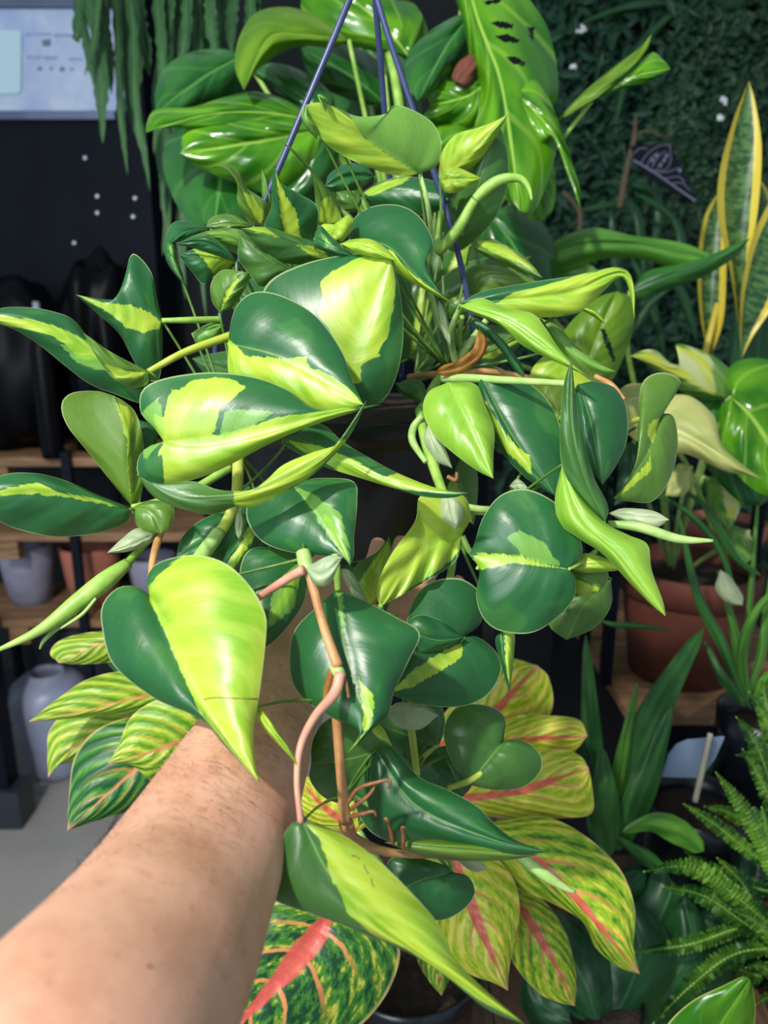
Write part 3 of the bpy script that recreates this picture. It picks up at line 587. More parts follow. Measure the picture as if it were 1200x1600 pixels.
# ------------------------------------------------------------------ variegated monstera at the right
va = empty('variegated_monstera', P(1120, 840, 1.15), 'cream and yellow variegated monstera at the right edge', 'plant')
leaf(va, M['varieg'], [(1138, 622), (1080, 590), (1030, 570), (984, 556)], [(1150, 590), (1120, 560), (1090, 545), (1056, 538), (1068, 562), (1062, 570), (1046, 566), (1030, 550), (1010, 546)], [(1110, 625), (1070, 615), (1040, 592), (1012, 570)], 1.05, .98, e=(2, 2), b=.7, y=[[(984, 556), (1010, 546), (1050, 566), (1056, 538), (1110, 555), (1118, 620), (1060, 590)]], nt=70, ns=16)
leaf(va, M['mon'], [(1142, 620), (1180, 660), (1240, 760)], [(1135, 590), (1150, 565), (1200, 562), (1260, 600), (1270, 680)], [(1125, 640), (1130, 700), (1160, 750), (1200, 775)], 1.0, .98, e=(3, 1), b=1)
leaf(va, M['mondark'], [(1132, 615), (1150, 690), (1188, 790)], [(1100, 610), (1085, 640), (1100, 720), (1150, 780)], [(1165, 650), (1200, 720), (1210, 770)], 1.08, 1.06, e=(2, 1), b=1)
leaf(va, M['vpale'], [(1030, 660), (1090, 690), (1140, 720), (1190, 748)], [(1030, 625), (1075, 618), (1115, 650), (1128, 695), (1155, 722)], [(1040, 700), (1080, 712), (1130, 735), (1165, 742)], .94, .9, e=(2, 1), b=1)
leaf(va, M['vpale'], [(1040, 640), (1000, 620), (960, 640)], [(1020, 605), (985, 600), (965, 615)], [(1030, 670), (1000, 690), (975, 670)], 1.0, .98, e=(2, 1), b=.6)
leaf(va, M['varieg'], [(1100, 745), (1125, 790), (1138, 830)], [(1100, 760), (1110, 800)], [(1150, 745), (1165, 770), (1150, 810)], 1.15, 1.1, y=[[(1130, 750), (1165, 750), (1150, 815), (1135, 810)]])
leaf(va, M['varieg'], [(1170, 830), (1150, 850), (1165, 880)], [(1140, 820), (1135, 850), (1150, 875)], [(1180, 850), (1180, 870)], 1.15, 1.1, y=[[(1150, 790), (1180, 790), (1170, 850)]])
leaf(va, M['dim'], [(990, 690), (985, 760), (960, 790)], [(970, 700), (965, 750)], [(1010, 720), (1005, 770)], 1.05, 1.05)
leaf(va, M['vpale'], [(1080, 730), (1065, 760), (1040, 775)], [(1060, 725), (1045, 750)], [(1085, 755), (1065, 775)], 1.05, 1.03)
stem(va, M['petpale'], [(1136, 620, 1.06), (1140, 720, 1.15), (1120, 830, 1.2)], 4)
stem(va, M['petpale'], [(1030, 660, .95), (1080, 740, 1.1), (1115, 830, 1.2)], 4)
# ------------------------------------------------------------------ terracotta pots on a wood and black stand at the right
YT = 1.32
def tpot(name, px, py_top, py_bot, Y, rpx, mat, label, soil=True, lip=True):
    a = PY(px, py_top, Y); b = PY(px, py_bot, Y); h = a.z-b.z; r = rpx*(Y/math.cos(PITCH))/F
    e_ = empty(name, (b.x, Y, b.z), label, 'pot')
    pr = [(0, 0), (r*.74, 0), (r*.92, h*.74)]
    if lip: pr += [(r*.92, h*.76), (r*1.0, h*.77), (r*1.0, h*.985), (r*.98, h), (r*.93, h), (r*.9, h*.8)]
    else: pr += [(r, h), (r*.95, h), (r*.86, h*.7)]
    pr += [(r*.7, h*.1), (0, h*.1)]
    lathe('body', b, pr, mat, e_)
    if soil: lathe('soil', (b.x, b.y, b.z+h*.86), [(r*.9, 0), (r*.5, 0.006), (0, 0.004)], M['soil'], e_, 32)
    return e_, b, h, r
tpot('terracotta_pot', 1060, 880, 1045, YT, 108, M['terra'], 'large brown terracotta pot on the wooden stand under the variegated leaves')
tpot('terracotta_pot', 1122, 812, 905, YT+0.35, 62, M['terralight'], 'smaller orange terracotta pot behind the large brown one')
zst = PY(1060, 1045, YT).z
st_ = empty('plant_stand', (PY(1080, 1045, YT).x, YT, 0), 'low black stand with a worn wooden top carrying the large brown pot', 'stand')
xa, xb = PY(975, 1045, YT-.12).x, PY(1330, 1045, YT-.12).x
for q in range(4):
    bm = bmesh.new(); box(bm, (xa, YT-0.17+q*0.16, zst-0.022), (xb, YT-0.17+q*0.16+0.152, zst-0.001), 0.003); bmo('plank', bm, M['wood'], st_)
bm = bmesh.new(); box(bm, (xa+0.01, YT-0.16, 0), (xb-0.01, YT+0.45, zst-0.024), 0.004); bmo('cabinet_body', bm, M['black'], st_)
# ------------------------------------------------------------------ strap-leaved plant at the lower right
bl = empty('strap_leaf_plant', P(960, 1420, 1.05), 'strap-leaved green plant in the dark between the pink-veined leaves and the ferns', 'plant')
def strap(parent, mat, pts, w, d0, d1, e=(.6, .6), name='leaf', fold=0.2):
    m = cr(pts, 16); L_ = []; R_ = []
    for k in range(1, 15):
        tx, ty = m[k+1]-m[k-1]; n_ = math.hypot(tx, ty)+1e-6; ww = w*min(1, 0.45+k*0.12)*min(1, ((16-k)/9.0))**0.8
        L_.append((m[k][0]-ty/n_*ww, m[k][1]+tx/n_*ww)); R_.append((m[k][0]+ty/n_*ww, m[k][1]-tx/n_*ww))
    return leaf(parent, mat, [tuple(q) for q in m], L_, R_, d0, d1, e=e, b=fold, nt=30, ns=4, p=1.0, name=name)
for pts, w, d0, d1, mt in (([(930, 1320), (925, 1180), (920, 1080), (915, 990)], 18, 1.15, 1.2, 'blade'), ([(960, 1330), (990, 1200), (1035, 1090), (1100, 980)], 32, 1.0, 1.1, 'blade'), ([(955, 1330), (970, 1200), (985, 1120), (997, 1065)], 13, 1.02, 1.03, 'bladepale'),
        ([(950, 1340), (945, 1260), (942, 1200), (940, 1165)], 24, .95, .95, 'blade'), ([(965, 1330), (1000, 1240), (1030, 1160), (1050, 1105)], 24, .97, .98, 'blade'), ([(930, 1300), (918, 1200), (905, 1150), (895, 1120)], 10, 1.1, 1.1, 'dim'), ([(1100, 1330), (1060, 1300), (1020, 1285), (972, 1300)], 20, .93, .92, 'bladepale'),
        ([(1040, 1360), (1010, 1340), (980, 1320), (962, 1306)], 12, .96, .95, 'blade'), ([(950, 1420), (1000, 1380), (1060, 1360), (1120, 1400)], 34, 1.05, 1.1, 'dim'), ([(930, 1420), (880, 1380), (840, 1330), (820, 1240)], 30, 1.15, 1.2, 'dim'), ([(1000, 1300), (1060, 1240), (1110, 1200), (1160, 1190)], 22, 1.15, 1.2, 'dim')):
    strap(bl, M[mt], pts, w, d0, d1)
bl2 = empty('dark_broadleaf_plant', P(940, 1640, .95), 'deep green broad-leaved plant in shade at the bottom beside the ferns', 'plant')
for pts, w, d0, d1 in (([(935, 1600), (915, 1540), (885, 1480), (860, 1420)], 50, .92, .97), ([(955, 1600), (985, 1540), (1000, 1480), (970, 1400)], 62, .93, .98), ([(925, 1605), (880, 1590), (840, 1560), (830, 1500)], 36, .92, .96), ([(965, 1600), (1040, 1540), (1080, 1480), (1070, 1400)], 46, .94, 1.0), ([(950, 1600), (930, 1500), (950, 1420), (1010, 1360)], 55, .95, 1.02), ([(970, 1600), (1090, 1540), (1180, 1460), (1240, 1420)], 52, .95, 1.02), ([(965, 1595), (1090, 1500), (1150, 1400), (1140, 1300)], 60, .96, 1.05), ([(970, 1600), (1140, 1500), (1200, 1380), (1180, 1260)], 60, .96, 1.06), ([(960, 1590), (1010, 1480), (1050, 1380), (1030, 1280)], 55, .96, 1.06)):
    strap(bl2, M['dim'], pts, w, d0, d1, e=(1.5, 1.5), fold=.6)
# spider-like green straps at the right edge
sp_ = empty('spider_plant', P(1180, 1150, 1.1), 'bright green spider plant with narrow leaves at the right edge', 'plant')
for pts, w, d0, d1, mt in (([(1168, 1090), (1190, 1020), (1200, 940), (1210, 860)], 8, 1.1, 1.1, 'bladepale'), ([(1165, 1100), (1130, 1010), (1090, 930), (1060, 800)], 9, 1.08, 1.05, 'blade'), ([(1160, 1100), (1150, 1000), (1130, 920), (1120, 890)], 8, 1.1, 1.12, 'bladepale'), ([(1170, 1095), (1160, 1020), (1185, 950), (1240, 900)], 9, 1.08, 1.05, 'bladepale'), ([(1165, 1105), (1130, 1060), (1110, 1020), (1100, 1000)], 8, 1.12, 1.15, 'blade'), ([(1175, 1100), (1200, 1060), (1230, 1050), (1260, 1060)], 10, 1.08, 1.05, 'bladepale'),
        ([(1150, 930), (1120, 850), (1060, 790), (1000, 770)], 6, 1.1, 1.05, 'blade'), ([(1190, 900), (1150, 870), (1100, 790), (1050, 760)], 7, 1.1, 1.06, 'blade'), ([(1175, 1110), (1155, 1060), (1170, 960), (1190, 700)], 5, 1.12, 1.12, 'bladepale'), ([(940, 970), (960, 976), (1000, 978), (1052, 986)], 5, 1.12, 1.1, 'blade')):
    strap(sp_, M[mt], pts, w, d0, d1, fold=.15)
leaf(sp_, M['cata'], [(1125, 890), (1140, 930), (1160, 946)], [(1118, 920), (1138, 942)], [(1140, 900), (1160, 930)], 1.06, 1.06, name='pale_bract')
# plant label on a stake
tg = empty('plant_tag', P(1080, 1255, 1.02), 'grey-blue plastic plant label leaning on a thin wooden stake', 'label')
YL = P(1080, 1190, 1.02).y
flat([(1034, 1214), (1045, 1180), (1058, 1164), (1075, 1157), (1132, 1152), (1118, 1185), (1095, 1216)], YL, 'card', M['tagm'], tg, 0.003)
stem(tg, M['stake'], [(1110, 1146, .985), (1098, 1200, .99), (1086, 1252, 1.0)], [4, 4.5, 4.5], 'stake')
# ------------------------------------------------------------------ ferns
def frond(parent, pts, w, d0, d1, n=34, seed=0):
    r = random.Random(seed); m = cr(pts, n+2); V = []; Fc = []
    def quad(a, b, wd, d_a, d_b, dn):
        ax, ay = a; bx, by = b; tx, ty = bx-ax, by-ay; L = math.hypot(tx, ty)+1e-6; nx, ny = -ty/L*wd, tx/L*wd
        b0 = len(V)
        V.extend([P(ax, ay, d_a), P(ax+tx*.3+nx, ay+ty*.3+ny, d_a+dn), P(ax+tx*.75+nx*.8, ay+ty*.75+ny*.8, d_b+dn), P(bx, by, d_b), P(ax+tx*.75-nx*.8, ay+ty*.75-ny*.8, d_b), P(ax+tx*.3-nx, ay+ty*.3-ny, d_a)])
        Fc.extend([(b0, b0+1, b0+5), (b0+1, b0+2, b0+4, b0+5), (b0+2, b0+3, b0+4)])
    L_tot = float(np.sum(np.linalg.norm(np.diff(m, axis=0), axis=1))); sp = L_tot/n
    for k in range(1, n+1):
        t = k/n; d = d0+(d1-d0)*t; tx, ty = m[k+1]-m[k-1]; l = math.hypot(tx, ty)+1e-6; tx /= l; ty /= l
        ww = w*(min(1, 0.5+t*1.5))*(min(1, (1.03-t)*3.2))**.8
        for s in (-1, 1):
            a = r.uniform(.15, .35); ex = m[k][0]+(-ty*s+tx*a)*ww*r.uniform(.85, 1.1); ey = m[k][1]+(tx*s+ty*a)*ww*r.uniform(.85, 1.1)
            quad(tuple(m[k]), (ex, ey), sp*.52, d, d+r.uniform(-.004, .014)+(.006 if s > 0 else 0), r.uniform(-.003, .003))
    o = pymesh('frond', V, Fc, M['fern'], parent, False)
    for k in range(n):
        pass
    return o
fr = empty('boston_fern', P(1230, 1420, .98), 'boston fern with toothed fronds spreading in from the right edge', 'fern')
fl = [([(1230, 1470), (1150, 1400), (1080, 1355), (1005, 1362)], 24, .92, .86), ([(1230, 1490), (1160, 1440), (1100, 1400), (1035, 1385)], 24, .95, .9), ([(1240, 1440), (1200, 1340), (1165, 1270), (1118, 1206)], 22, .92, .85), ([(1230, 1370), (1170, 1330), (1120, 1290), (1068, 1256)], 18, .95, .9),
      ([(1240, 1460), (1160, 1450), (1080, 1475), (990, 1488)], 22, .96, .9), ([(1240, 1480), (1150, 1490), (1080, 1540), (1020, 1600)], 26, .94, .88), ([(1240, 1330), (1210, 1240), (1180, 1160), (1150, 1120)], 26, .98, .92), ([(1250, 1260), (1215, 1180), (1195, 1120), (1170, 1080)], 20, 1.0, .95),
      ([(1250, 1400), (1190, 1390), (1130, 1370), (1070, 1330)], 20, 1.0, .96), ([(1250, 1300), (1190, 1300), (1140, 1270), (1100, 1260)], 18, 1.02, 1.0), ([(1240, 1200), (1215, 1150), (1200, 1110), (1190, 1060)], 18, 1.0, .97), ([(1240, 1540), (1170, 1520), (1110, 1500), (1050, 1530)], 22, 1.0, .97), ([(1240, 1480), (1190, 1430), (1160, 1380), (1120, 1340)], 20, .98, .95), ([(1240, 1360), (1225, 1300), (1190, 1220), (1160, 1170)], 20, .96, .9), ([(1250, 1250), (1230, 1200), (1190, 1180), (1150, 1180)], 16, 1.03, 1.0),
      ([(1250, 1520), (1210, 1470), (1180, 1440), (1140, 1420)], 20, .9, .85), ([(1250, 1560), (1215, 1530), (1190, 1510), (1165, 1512)], 16, .88, .84), ([(1260, 1600), (1230, 1570), (1200, 1560), (1180, 1570)], 18, .88, .84), ([(1250, 1430), (1225, 1380), (1205, 1330), (1190, 1260)], 24, .95, .9)]
for k, (pts, w, d0, d1) in enumerate(fl):
    frond(fr, pts, w*.72, d0, d1, 38, k); 
    stem(fr, M['petiole'], [(q[0], q[1], d0+(d1-d0)*i/3+.003) for i, q in enumerate(pts)], [2.2, 2, 1.6, .8], 'rachis', 6)
bf = empty('broad_leaf_plant', P(1110, 1700, .72), 'glossy broad green leaf with a pale rim at the bottom right corner', 'plant')
leaf(bf, M['broad'], [(1075, 1700), (1115, 1620), (1172, 1530)], [(1020, 1660), (1040, 1605), (1080, 1565), (1130, 1540), (1160, 1526)], [(1130, 1690), (1170, 1640), (1180, 1590), (1178, 1550)], .75, .72, e=(.3, 2), b=.8)
# ------------------------------------------------------------------ pink-veined aglaonemas
al = empty('aglaonema', P(330, 1230, .82), 'aglaonema with lime striped leaves behind the raised forearm at the left', 'plant')
leaf(al, M['agll'], [(235, 985), (160, 1005), (92, 1036)], [(200, 985), (140, 988), (95, 1000), (78, 1020)], [(225, 1020), (170, 1035), (120, 1038)], .80, .78, e=(1, 1))
leaf(al, M['agll'], [(310, 1075), (220, 1090), (130, 1112), (44, 1128)], [(270, 1055), (200, 1048), (140, 1060), (95, 1088)], [(300, 1110), (230, 1115), (160, 1118), (100, 1124)], .76, .70, e=(1.5, 1), b=.6, nt=60)
leaf(al, M['agll'], [(270, 1100), (190, 1125), (120, 1165), (75, 1215)], [(180, 1110), (110, 1112), (78, 1140), (74, 1175)], [(200, 1140), (150, 1185), (105, 1192), (85, 1200)], .79, .75, e=(1, 1), b=.5, nt=60)
leaf(al, M['agllg'], [(320, 1120), (240, 1180), (170, 1240), (105, 1298)], [(240, 1115), (160, 1135), (118, 1180), (108, 1240)], [(320, 1190), (270, 1235), (210, 1265), (150, 1283)], .75, .70, e=(1, 1.5), b=.6, nt=60)
leaf(al, M['agll'], [(350, 1140), (285, 1158), (230, 1178), (168, 1193)], [(310, 1090), (250, 1092), (205, 1120), (185, 1165)], [(330, 1190), (280, 1225), (240, 1222), (205, 1196)], .70, .66, e=(1, 1), b=.5, nt=60)
leaf(al, M['dim'], [(330, 1150), (220, 1060), (150, 1010)], [(250, 1110), (180, 1050)], [(300, 1080), (230, 1020)], .9, .9)
for q in ([(310, 1075, .76), (330, 1130, .8), (330, 1230, .82)], [(320, 1120, .75), (335, 1170, .8), (335, 1240, .82)], [(235, 985, .8), (300, 1090, .82), (330, 1230, .83)]): stem(al, M['petiole'], q, 5)
ar = empty('aglaonema', P(640, 1480, .86), 'large pink-veined aglaonema in a black pot below the hanging plant', 'plant')
leaf(ar, M['agladark'], [(520, 1420), (470, 1490), (400, 1570), (330, 1640)], [(430, 1390), (370, 1420), (330, 1500), (310, 1580)], [(600, 1450), (625, 1490), (600, 1560), (540, 1620), (440, 1660)], .72, .66, e=(1.5, 1.5), b=.7, nt=80, ns=14)
leaf(ar, M['aglayel'], [(560, 1300), (510, 1265), (465, 1215)], [(500, 1295), (470, 1265), (460, 1235)], [(580, 1280), (560, 1240), (500, 1215)], .78, .76)
leaf(ar, M['aglayel'], [(660, 1180), (750, 1130), (840, 1040)], [(690, 1120), (740, 1070), (790, 1030)], [(740, 1200), (820, 1170), (862, 1110), (858, 1060)], .92, .9, e=(1, 1), nt=60)
leaf(ar, M['aglayel'], [(680, 1200), (790, 1160), (918, 1150)], [(740, 1150), (800, 1120), (860, 1118), (905, 1125)], [(760, 1200), (830, 1200), (890, 1180)], .88, .84, e=(1, 1), nt=60)
leaf(ar, M['aglayel'], [(690, 1250), (790, 1240), (920, 1200)], [(740, 1200), (800, 1180), (870, 1170), (905, 1180)], [(760, 1275), (830, 1278), (890, 1278), (925, 1270), (926, 1235)], .84, .80, e=(1, 1), b=.6, nt=60)
leaf(ar, M['agla'], [(750, 1290), (850, 1360), (920, 1430), (1000, 1522)], [(800, 1278), (860, 1278), (920, 1310), (970, 1360), (992, 1420), (990, 1480)], [(760, 1340), (800, 1385), (860, 1410), (910, 1440), (930, 1480), (965, 1510)], .80, .74, e=(2, 1), b=.7, nt=80, ns=14)
leaf(ar, M['aglayel'], [(700, 1320), (730, 1400), (760, 1470), (794, 1548)], [(690, 1390), (680, 1440), (700, 1500), (740, 1525), (770, 1535)], [(760, 1330), (800, 1370), (812, 1420), (802, 1480), (795, 1520)], .78, .72, e=(1, 1.5), b=.6, nt=70, ns=12)
leaf(ar, M['agla'], [(790, 1390), (830, 1440), (870, 1510), (898, 1572)], [(790, 1440), (800, 1500), (840, 1550), (870, 1565)], [(840, 1400), (880, 1450), (898, 1510), (900, 1550)], .84, .80, e=(1, 1), b=.5, nt=60)
leaf(ar, M['aglagreen'], [(680, 1440), (685, 1500), (690, 1556)], [(655, 1470), (652, 1500), (672, 1535)], [(705, 1470), (708, 1510), (700, 1535)], .80, .78)
leaf(ar, M['aglayel'], [(640, 1330), (700, 1340), (790, 1345)], [(690, 1320), (740, 1325)], [(690, 1365), (750, 1370)], .83, .83)
for q in ([(520, 1420, .72), (580, 1400, .8), (630, 1480, .86)], [(690, 1250, .84), (660, 1330, .86), (645, 1480, .87)], [(750, 1290, .8), (690, 1360, .85), (650, 1480, .87)], [(700, 1320, .78), (670, 1380, .84), (648, 1480, .87)], [(660, 1180, .92), (640, 1320, .88), (640, 1480, .87)], [(560, 1300, .78), (610, 1380, .84), (635, 1480, .87)], [(790, 1390, .84), (720, 1400, .87), (655, 1480, .88)]): stem(ar, M['petpale'], q, 6)
pc = P(640, 1490, .88); pr_ = .085; ph_ = .16
lathe('pot', (pc.x, pc.y, pc.z-ph_), [(0, 0), (pr_*.78, 0), (pr_*.95, ph_*.85), (pr_, ph_*.86), (pr_, ph_), (pr_*.95, ph_), (pr_*.9, ph_*.8), (0, ph_*.78)], M['potblack'], ar)
lathe('soil', (pc.x, pc.y, pc.z-ph_*.12), [(pr_*.92, 0), (pr_*.4, .005), (0, .004)], M['soil'], ar, 32)
zt2 = pc.z-ph_
ct = P(330, 1280, .84); hh = ct.z-zt2
lathe('pot', (ct.x, ct.y, zt2), [(0, 0), (.05, 0), (.06, hh*.85), (.066, hh*.86), (.066, hh), (.06, hh), (.056, hh*.9), (0, hh*.9)], M['potblack'], al)
lathe('soil', (ct.x, ct.y, ct.z-.016), [(.058, 0), (0, .004)], M['soil'], al, 32)
# slatted wooden table carrying the aglaonemas
tb_ = empty('slatted_table', (pc.x, pc.y, 0), 'dark wooden slatted table under the pots of the pink-veined plants and ferns', 'table')
for k in range(15):
    bm = bmesh.new(); xx = pc.x-.33+k*.074; box(bm, (xx, pc.y-.2, zt2-.02), (xx+.069, pc.y+.36, zt2-.0005), .002); bmo('slat', bm, M['wooddark'], tb_)
for sx in (-.32, .74):
    for sy in (-.17, .32):
        bm = bmesh.new(); box(bm, (pc.x+sx, pc.y+sy, 0), (pc.x+sx+.03, pc.y+sy+.03, zt2-.021), .002); bmo('leg', bm, M['wooddark'], tb_)

# pots that carry the background plants
def plainpot(parent, c, zb, r, mat=None, name='pot'):
    h = c.z-zb
    lathe(name, (c.x, c.y, zb), [(0, 0), (r*.78, 0), (r*.95, h*.84), (r, h*.85), (r, h), (r*.95, h), (r*.9, h*.85), (r*.7, h*.3), (0, h*.3)], mat or M['potblack'], parent, 32)
    lathe('soil', (c.x, c.y, zb+h*.88), [(r*.91, 0), (r*.4, .004), (0, .003)], M['soil'], parent, 24)
plainpot(sp_, P(1190, 1110, 1.12), zt2, .062)
plainpot(bl, P(955, 1400, 1.04), zt2, .042)
c = P(940, 1600, .95); c.z = max(c.z, zt2+.05); plainpot(bl2, c, zt2, .05)
plainpot(fr, P(1275, 1430, .97), zt2, .07)
c = P(1110, 1690, .73); plainpot(bf, c, zt2, .04)
stem(bf, M['petiole'], [(1078, 1696, .75), (1095, 1700, .74), (1108, 1720, .735)], 5)
ct2 = P(1090, 1248, 1.045); cp_ = empty('nursery_pot', (ct2.x, ct2.y, zt2), 'black nursery pot of bare brown soil below the grey-blue label', 'pot')
plainpot(cp_, ct2, zt2, .07, None, 'body')
# monstera pot on a tall black pedestal
mc = P(650, 500, 1.2); zb = mc.z-.2; plainpot(mo, mc, zb, .10)
pd_ = empty('pedestal', (mc.x, mc.y, 0), 'tall black pedestal behind the hanging plant carrying the monstera', 'stand')
bm = bmesh.new(); box(bm, (mc.x-.11, mc.y-.11, 0.03), (mc.x+.11, mc.y+.11, zb-.022), .004); bmo('column', bm, M['black'], pd_)
bm = bmesh.new(); box(bm, (mc.x-.13, mc.y-.13, zb-.02), (mc.x+.13, mc.y+.13, zb-.001), .003); bmo('top', bm, M['black'], pd_)
bm = bmesh.new(); box(bm, (mc.x-.14, mc.y-.14, 0.001), (mc.x+.14, mc.y+.14, .029), .003); bmo('base', bm, M['black'], pd_)
join_leaves(mo, [(650, 495, 1.2), (640, 480, 1.19), (665, 480, 1.2)], M['petiole'], 3.5)
# snake plant and long-leaved plant on a tall black stand
sc = P(1160, 610, 1.32); zs_ = sc.z-.12; plainpot(sn, sc, zs_, .07)
lc = P(1010, 650, 1.34); plainpot(dr, lc, zs_, .05)
ts_ = empty('tall_stand', (sc.x-.08, sc.y, 0), 'tall black stand behind the variegated leaves carrying the snake plant', 'stand')
bm = bmesh.new(); box(bm, (lc.x-.08, sc.y-.09, zs_-.02), (sc.x+.12, sc.y+.10, zs_-.001), .003); bmo('top', bm, M['black'], ts_)
for lx in (lc.x-.07, sc.x+.09):
    for ly in (sc.y-.08, sc.y+.07):
        bm = bmesh.new(); box(bm, (lx, ly, zst), (lx+.02, ly+.02, zs_-.021), .002); bmo('leg', bm, M['black'], ts_)
vt = PY(1062, 890, YT); rv = np.array(vt)-C0; dvt = float(rv@FWD)
join_leaves(va, [(1062, 892, dvt), (1075, 892, dvt), (1050, 892, dvt)], M['petpale'], 3.2)
for e_, px_ in (('fishbone_cactus', 170), ('fishbone_cactus.001', 320)):
    o_ = bpy.data.objects[e_]; c = P(px_, -75, 1.54)
    lathe('pot', (c.x, c.y, c.z-.01), [(0, 0), (.06, 0), (.085, .11), (.09, .112), (.09, .125), (.083, .125), (.078, .1), (0, .1)], M['potblack'], o_, 32)
    for an in (0.3, 2.4, 4.5): tube3('hanger_wire', [(Vector((c.x+.086*math.cos(an), c.y+.086*math.sin(an), c.z+.112)), .0015), (Vector((c.x, c.y, c.z+.45)), .0015)], M['wire'], o_, 6)
# ------------------------------------------------------------------ the hanging philodendron
PD = .75; pcn = P(550, 606, PD); PR = .135
ph = empty('hanging_philodendron', (pcn.x, pcn.y, pcn.z-.17), 'trailing variegated heart-leaf philodendron in a black hanging pot held up by the hand', 'plant')
pot = lathe('pot', (pcn.x, pcn.y, pcn.z), [(0, -.17), (.082, -.17), (.088, -.165), (.118, -.045), (.119, -.043), (.122, -.042), (.128, -.02), (.128, -.018), (.12, -.02), (.11, -.05), (.085, -.15), (0, -.15)], M['potblack'], ph, 64)
lathe('pot_rim', (pcn.x, pcn.y, pcn.z), [(.124, -.019), (.131, -.018), (.134, -.012), (.134, -.002), (.131, 0), (.126, 0), (.123, -.006), (.123, -.018)], M['potblack'], pot, 64)
lathe('soil', (pcn.x, pcn.y, pcn.z-.022), [(.122, 0), (.08, .006), (.03, .004), (0, .008)], M['soil'], ph, 40)
stem(ph, M['wire'], [(576, -85, .646), (545, 2, .645), (455, 217, .66), (366, 430, .685), (338, 530, .71), (342, 632, .74)], [5.2, 5.2, 5, 4.8, 4.6, 4.5], 'hanger_wire', 12)
stem(ph, M['wire'], [(577, -85, .648), (591, 5, .652), (665, 230, .685), (712, 380, .70), (742, 530, .715), (757, 625, .725)], [5, 5, 4.8, 4.8, 4.6, 4.5], 'hanger_wire', 12)
stem(ph, M['wire'], [(578, -85, .65), (588, 20, .69), (601, 175, .745), (618, 400, .82), (628, 590, .865)], [5, 5, 4.6, 4.4, 4.2], 'hanger_wire', 12)
stem(ph, M['wire'], [(577, -80, .647), (572, -130, .635), (585, -165, .63), (605, -150, .632), (600, -125, .637)], [6, 6, 5, 5, 4], 'hanger_hook', 12)
def lf(mid, L, R, d0, d1, **k): return leaf(ph, M['phil'], mid, L, R, d0, d1, **k)
# -- deep crown filling
for (bx, by, tx, ty, w, d, tn) in ((520, 480, 450, 330, 50, .80, .1), (600, 500, 560, 330, 55, .82, .2), (680, 470, 740, 330, 50, .84, .3), (700, 470, 830, 400, 40, .82, .4), (480, 520, 330, 430, 45, .80, .1), (640, 560, 660, 420, 50, .84, .3), (560, 600, 430, 560, 50, .70, .0), (700, 560, 830, 520, 40, .80, .3), (740, 600, 850, 700, 50, .74, .1), (420, 600, 300, 560, 40, .72, .2), (690, 700, 740, 820, 40, .74, .6), (400, 780, 330, 900, 40, .62, .1), (450, 800, 420, 960, 50, .64, .0), (620, 1180, 560, 1290, 40, .62, .3), (660, 1100, 640, 1230, 40, .64, .1), (600, 470, 500, 400, 40, .78, .5)):
    vx, vy = tx-bx, ty-by; l_ = math.hypot(vx, vy); nx, ny = -vy/l_, vx/l_
    Lp = [(bx-vx*.08+nx*w*.6, by-vy*.08+ny*w*.6), (bx+vx*.2+nx*w, by+vy*.2+ny*w), (bx+vx*.5+nx*w*.85, by+vy*.5+ny*w*.85), (bx+vx*.8+nx*w*.4, by+vy*.8+ny*w*.4)]
    Rp = [(bx-vx*.08-nx*w*.6, by-vy*.08-ny*w*.6), (bx+vx*.2-nx*w, by+vy*.2-ny*w), (bx+vx*.5-nx*w*.85, by+vy*.5-ny*w*.85), (bx+vx*.8-nx*w*.4, by+vy*.8-ny*w*.4)]
    lf([(bx, by), ((bx+tx)/2, (by+ty)/2), (tx, ty)], Lp, Rp, d, d-.02, e=(1.2, 1.2), b=.5, tone=tn, y=[[(bx, by), (bx+vx*.5+nx*w*.5, by+vy*.5+ny*w*.5), (tx, ty), (bx+vx*.5, by+vy*.5)]] if tn > .25 else None)
# -- crown
lf([(560, 305), (630, 300), (706, 312)], [(590, 285), (640, 276), (690, 288)], [(590, 325), (640, 337), (680, 332)], .72, .69, y=[[(560, 300), (600, 285), (650, 272), (620, 292), (580, 306)]], e=(1, 1.5))
lf([(585, 275), (545, 275), (508, 290)], [(570, 258), (540, 256), (515, 272)], [(570, 290), (545, 300), (520, 300)], .72, .7, b=.8)
lf([(560, 330), (545, 312), (525, 300)], [(540, 330), (528, 315)], [(565, 310), (545, 298)], .71, .7, tone=.5)
lf([(690, 278), (735, 240), (768, 205), (795, 178)], [(688, 245), (710, 212), (745, 200), (772, 190)], [(705, 276), (740, 262), (768, 225)], .70, .66, y=[], e=(.6, 1.2))
lf([(688, 282), (712, 280), (752, 278)], [(695, 262), (715, 262), (735, 270)], [(695, 300), (715, 300), (735, 290)], .68, .67, y=[], e=(.5, .5))
lf([(690, 385), (735, 320), (780, 192)], [(700, 330), (722, 270), (755, 215)], [(720, 392), (770, 345), (793, 290), (792, 235)], .74, .68, e=(1, 1.2), tone=.25, bow=1)
lf([(655, 271), (602, 236), (545, 203), (477, 164)], [(683, 258), (689, 222), (676, 192), (645, 172), (616, 164), (602, 178), (560, 182), (525, 168), (500, 160)], [(628, 276), (580, 263), (530, 240), (500, 215), (482, 190)], .62, .56, e=(.6, -.2), b=.3, tone=.35, y=[[(655, 272), (602, 238), (568, 214), (545, 182), (500, 155), (470, 160), (480, 195), (530, 245), (625, 280)]], lt=[[(655, 274), (602, 238), (568, 214), (545, 180), (600, 172), (640, 160), (700, 200), (695, 268)]])
lf([(478, 165), (476, 185), (496, 218)], [(470, 178), (478, 200)], [(486, 180), (496, 200)], .56, .57, tone=.2, nt=20, lt=[])
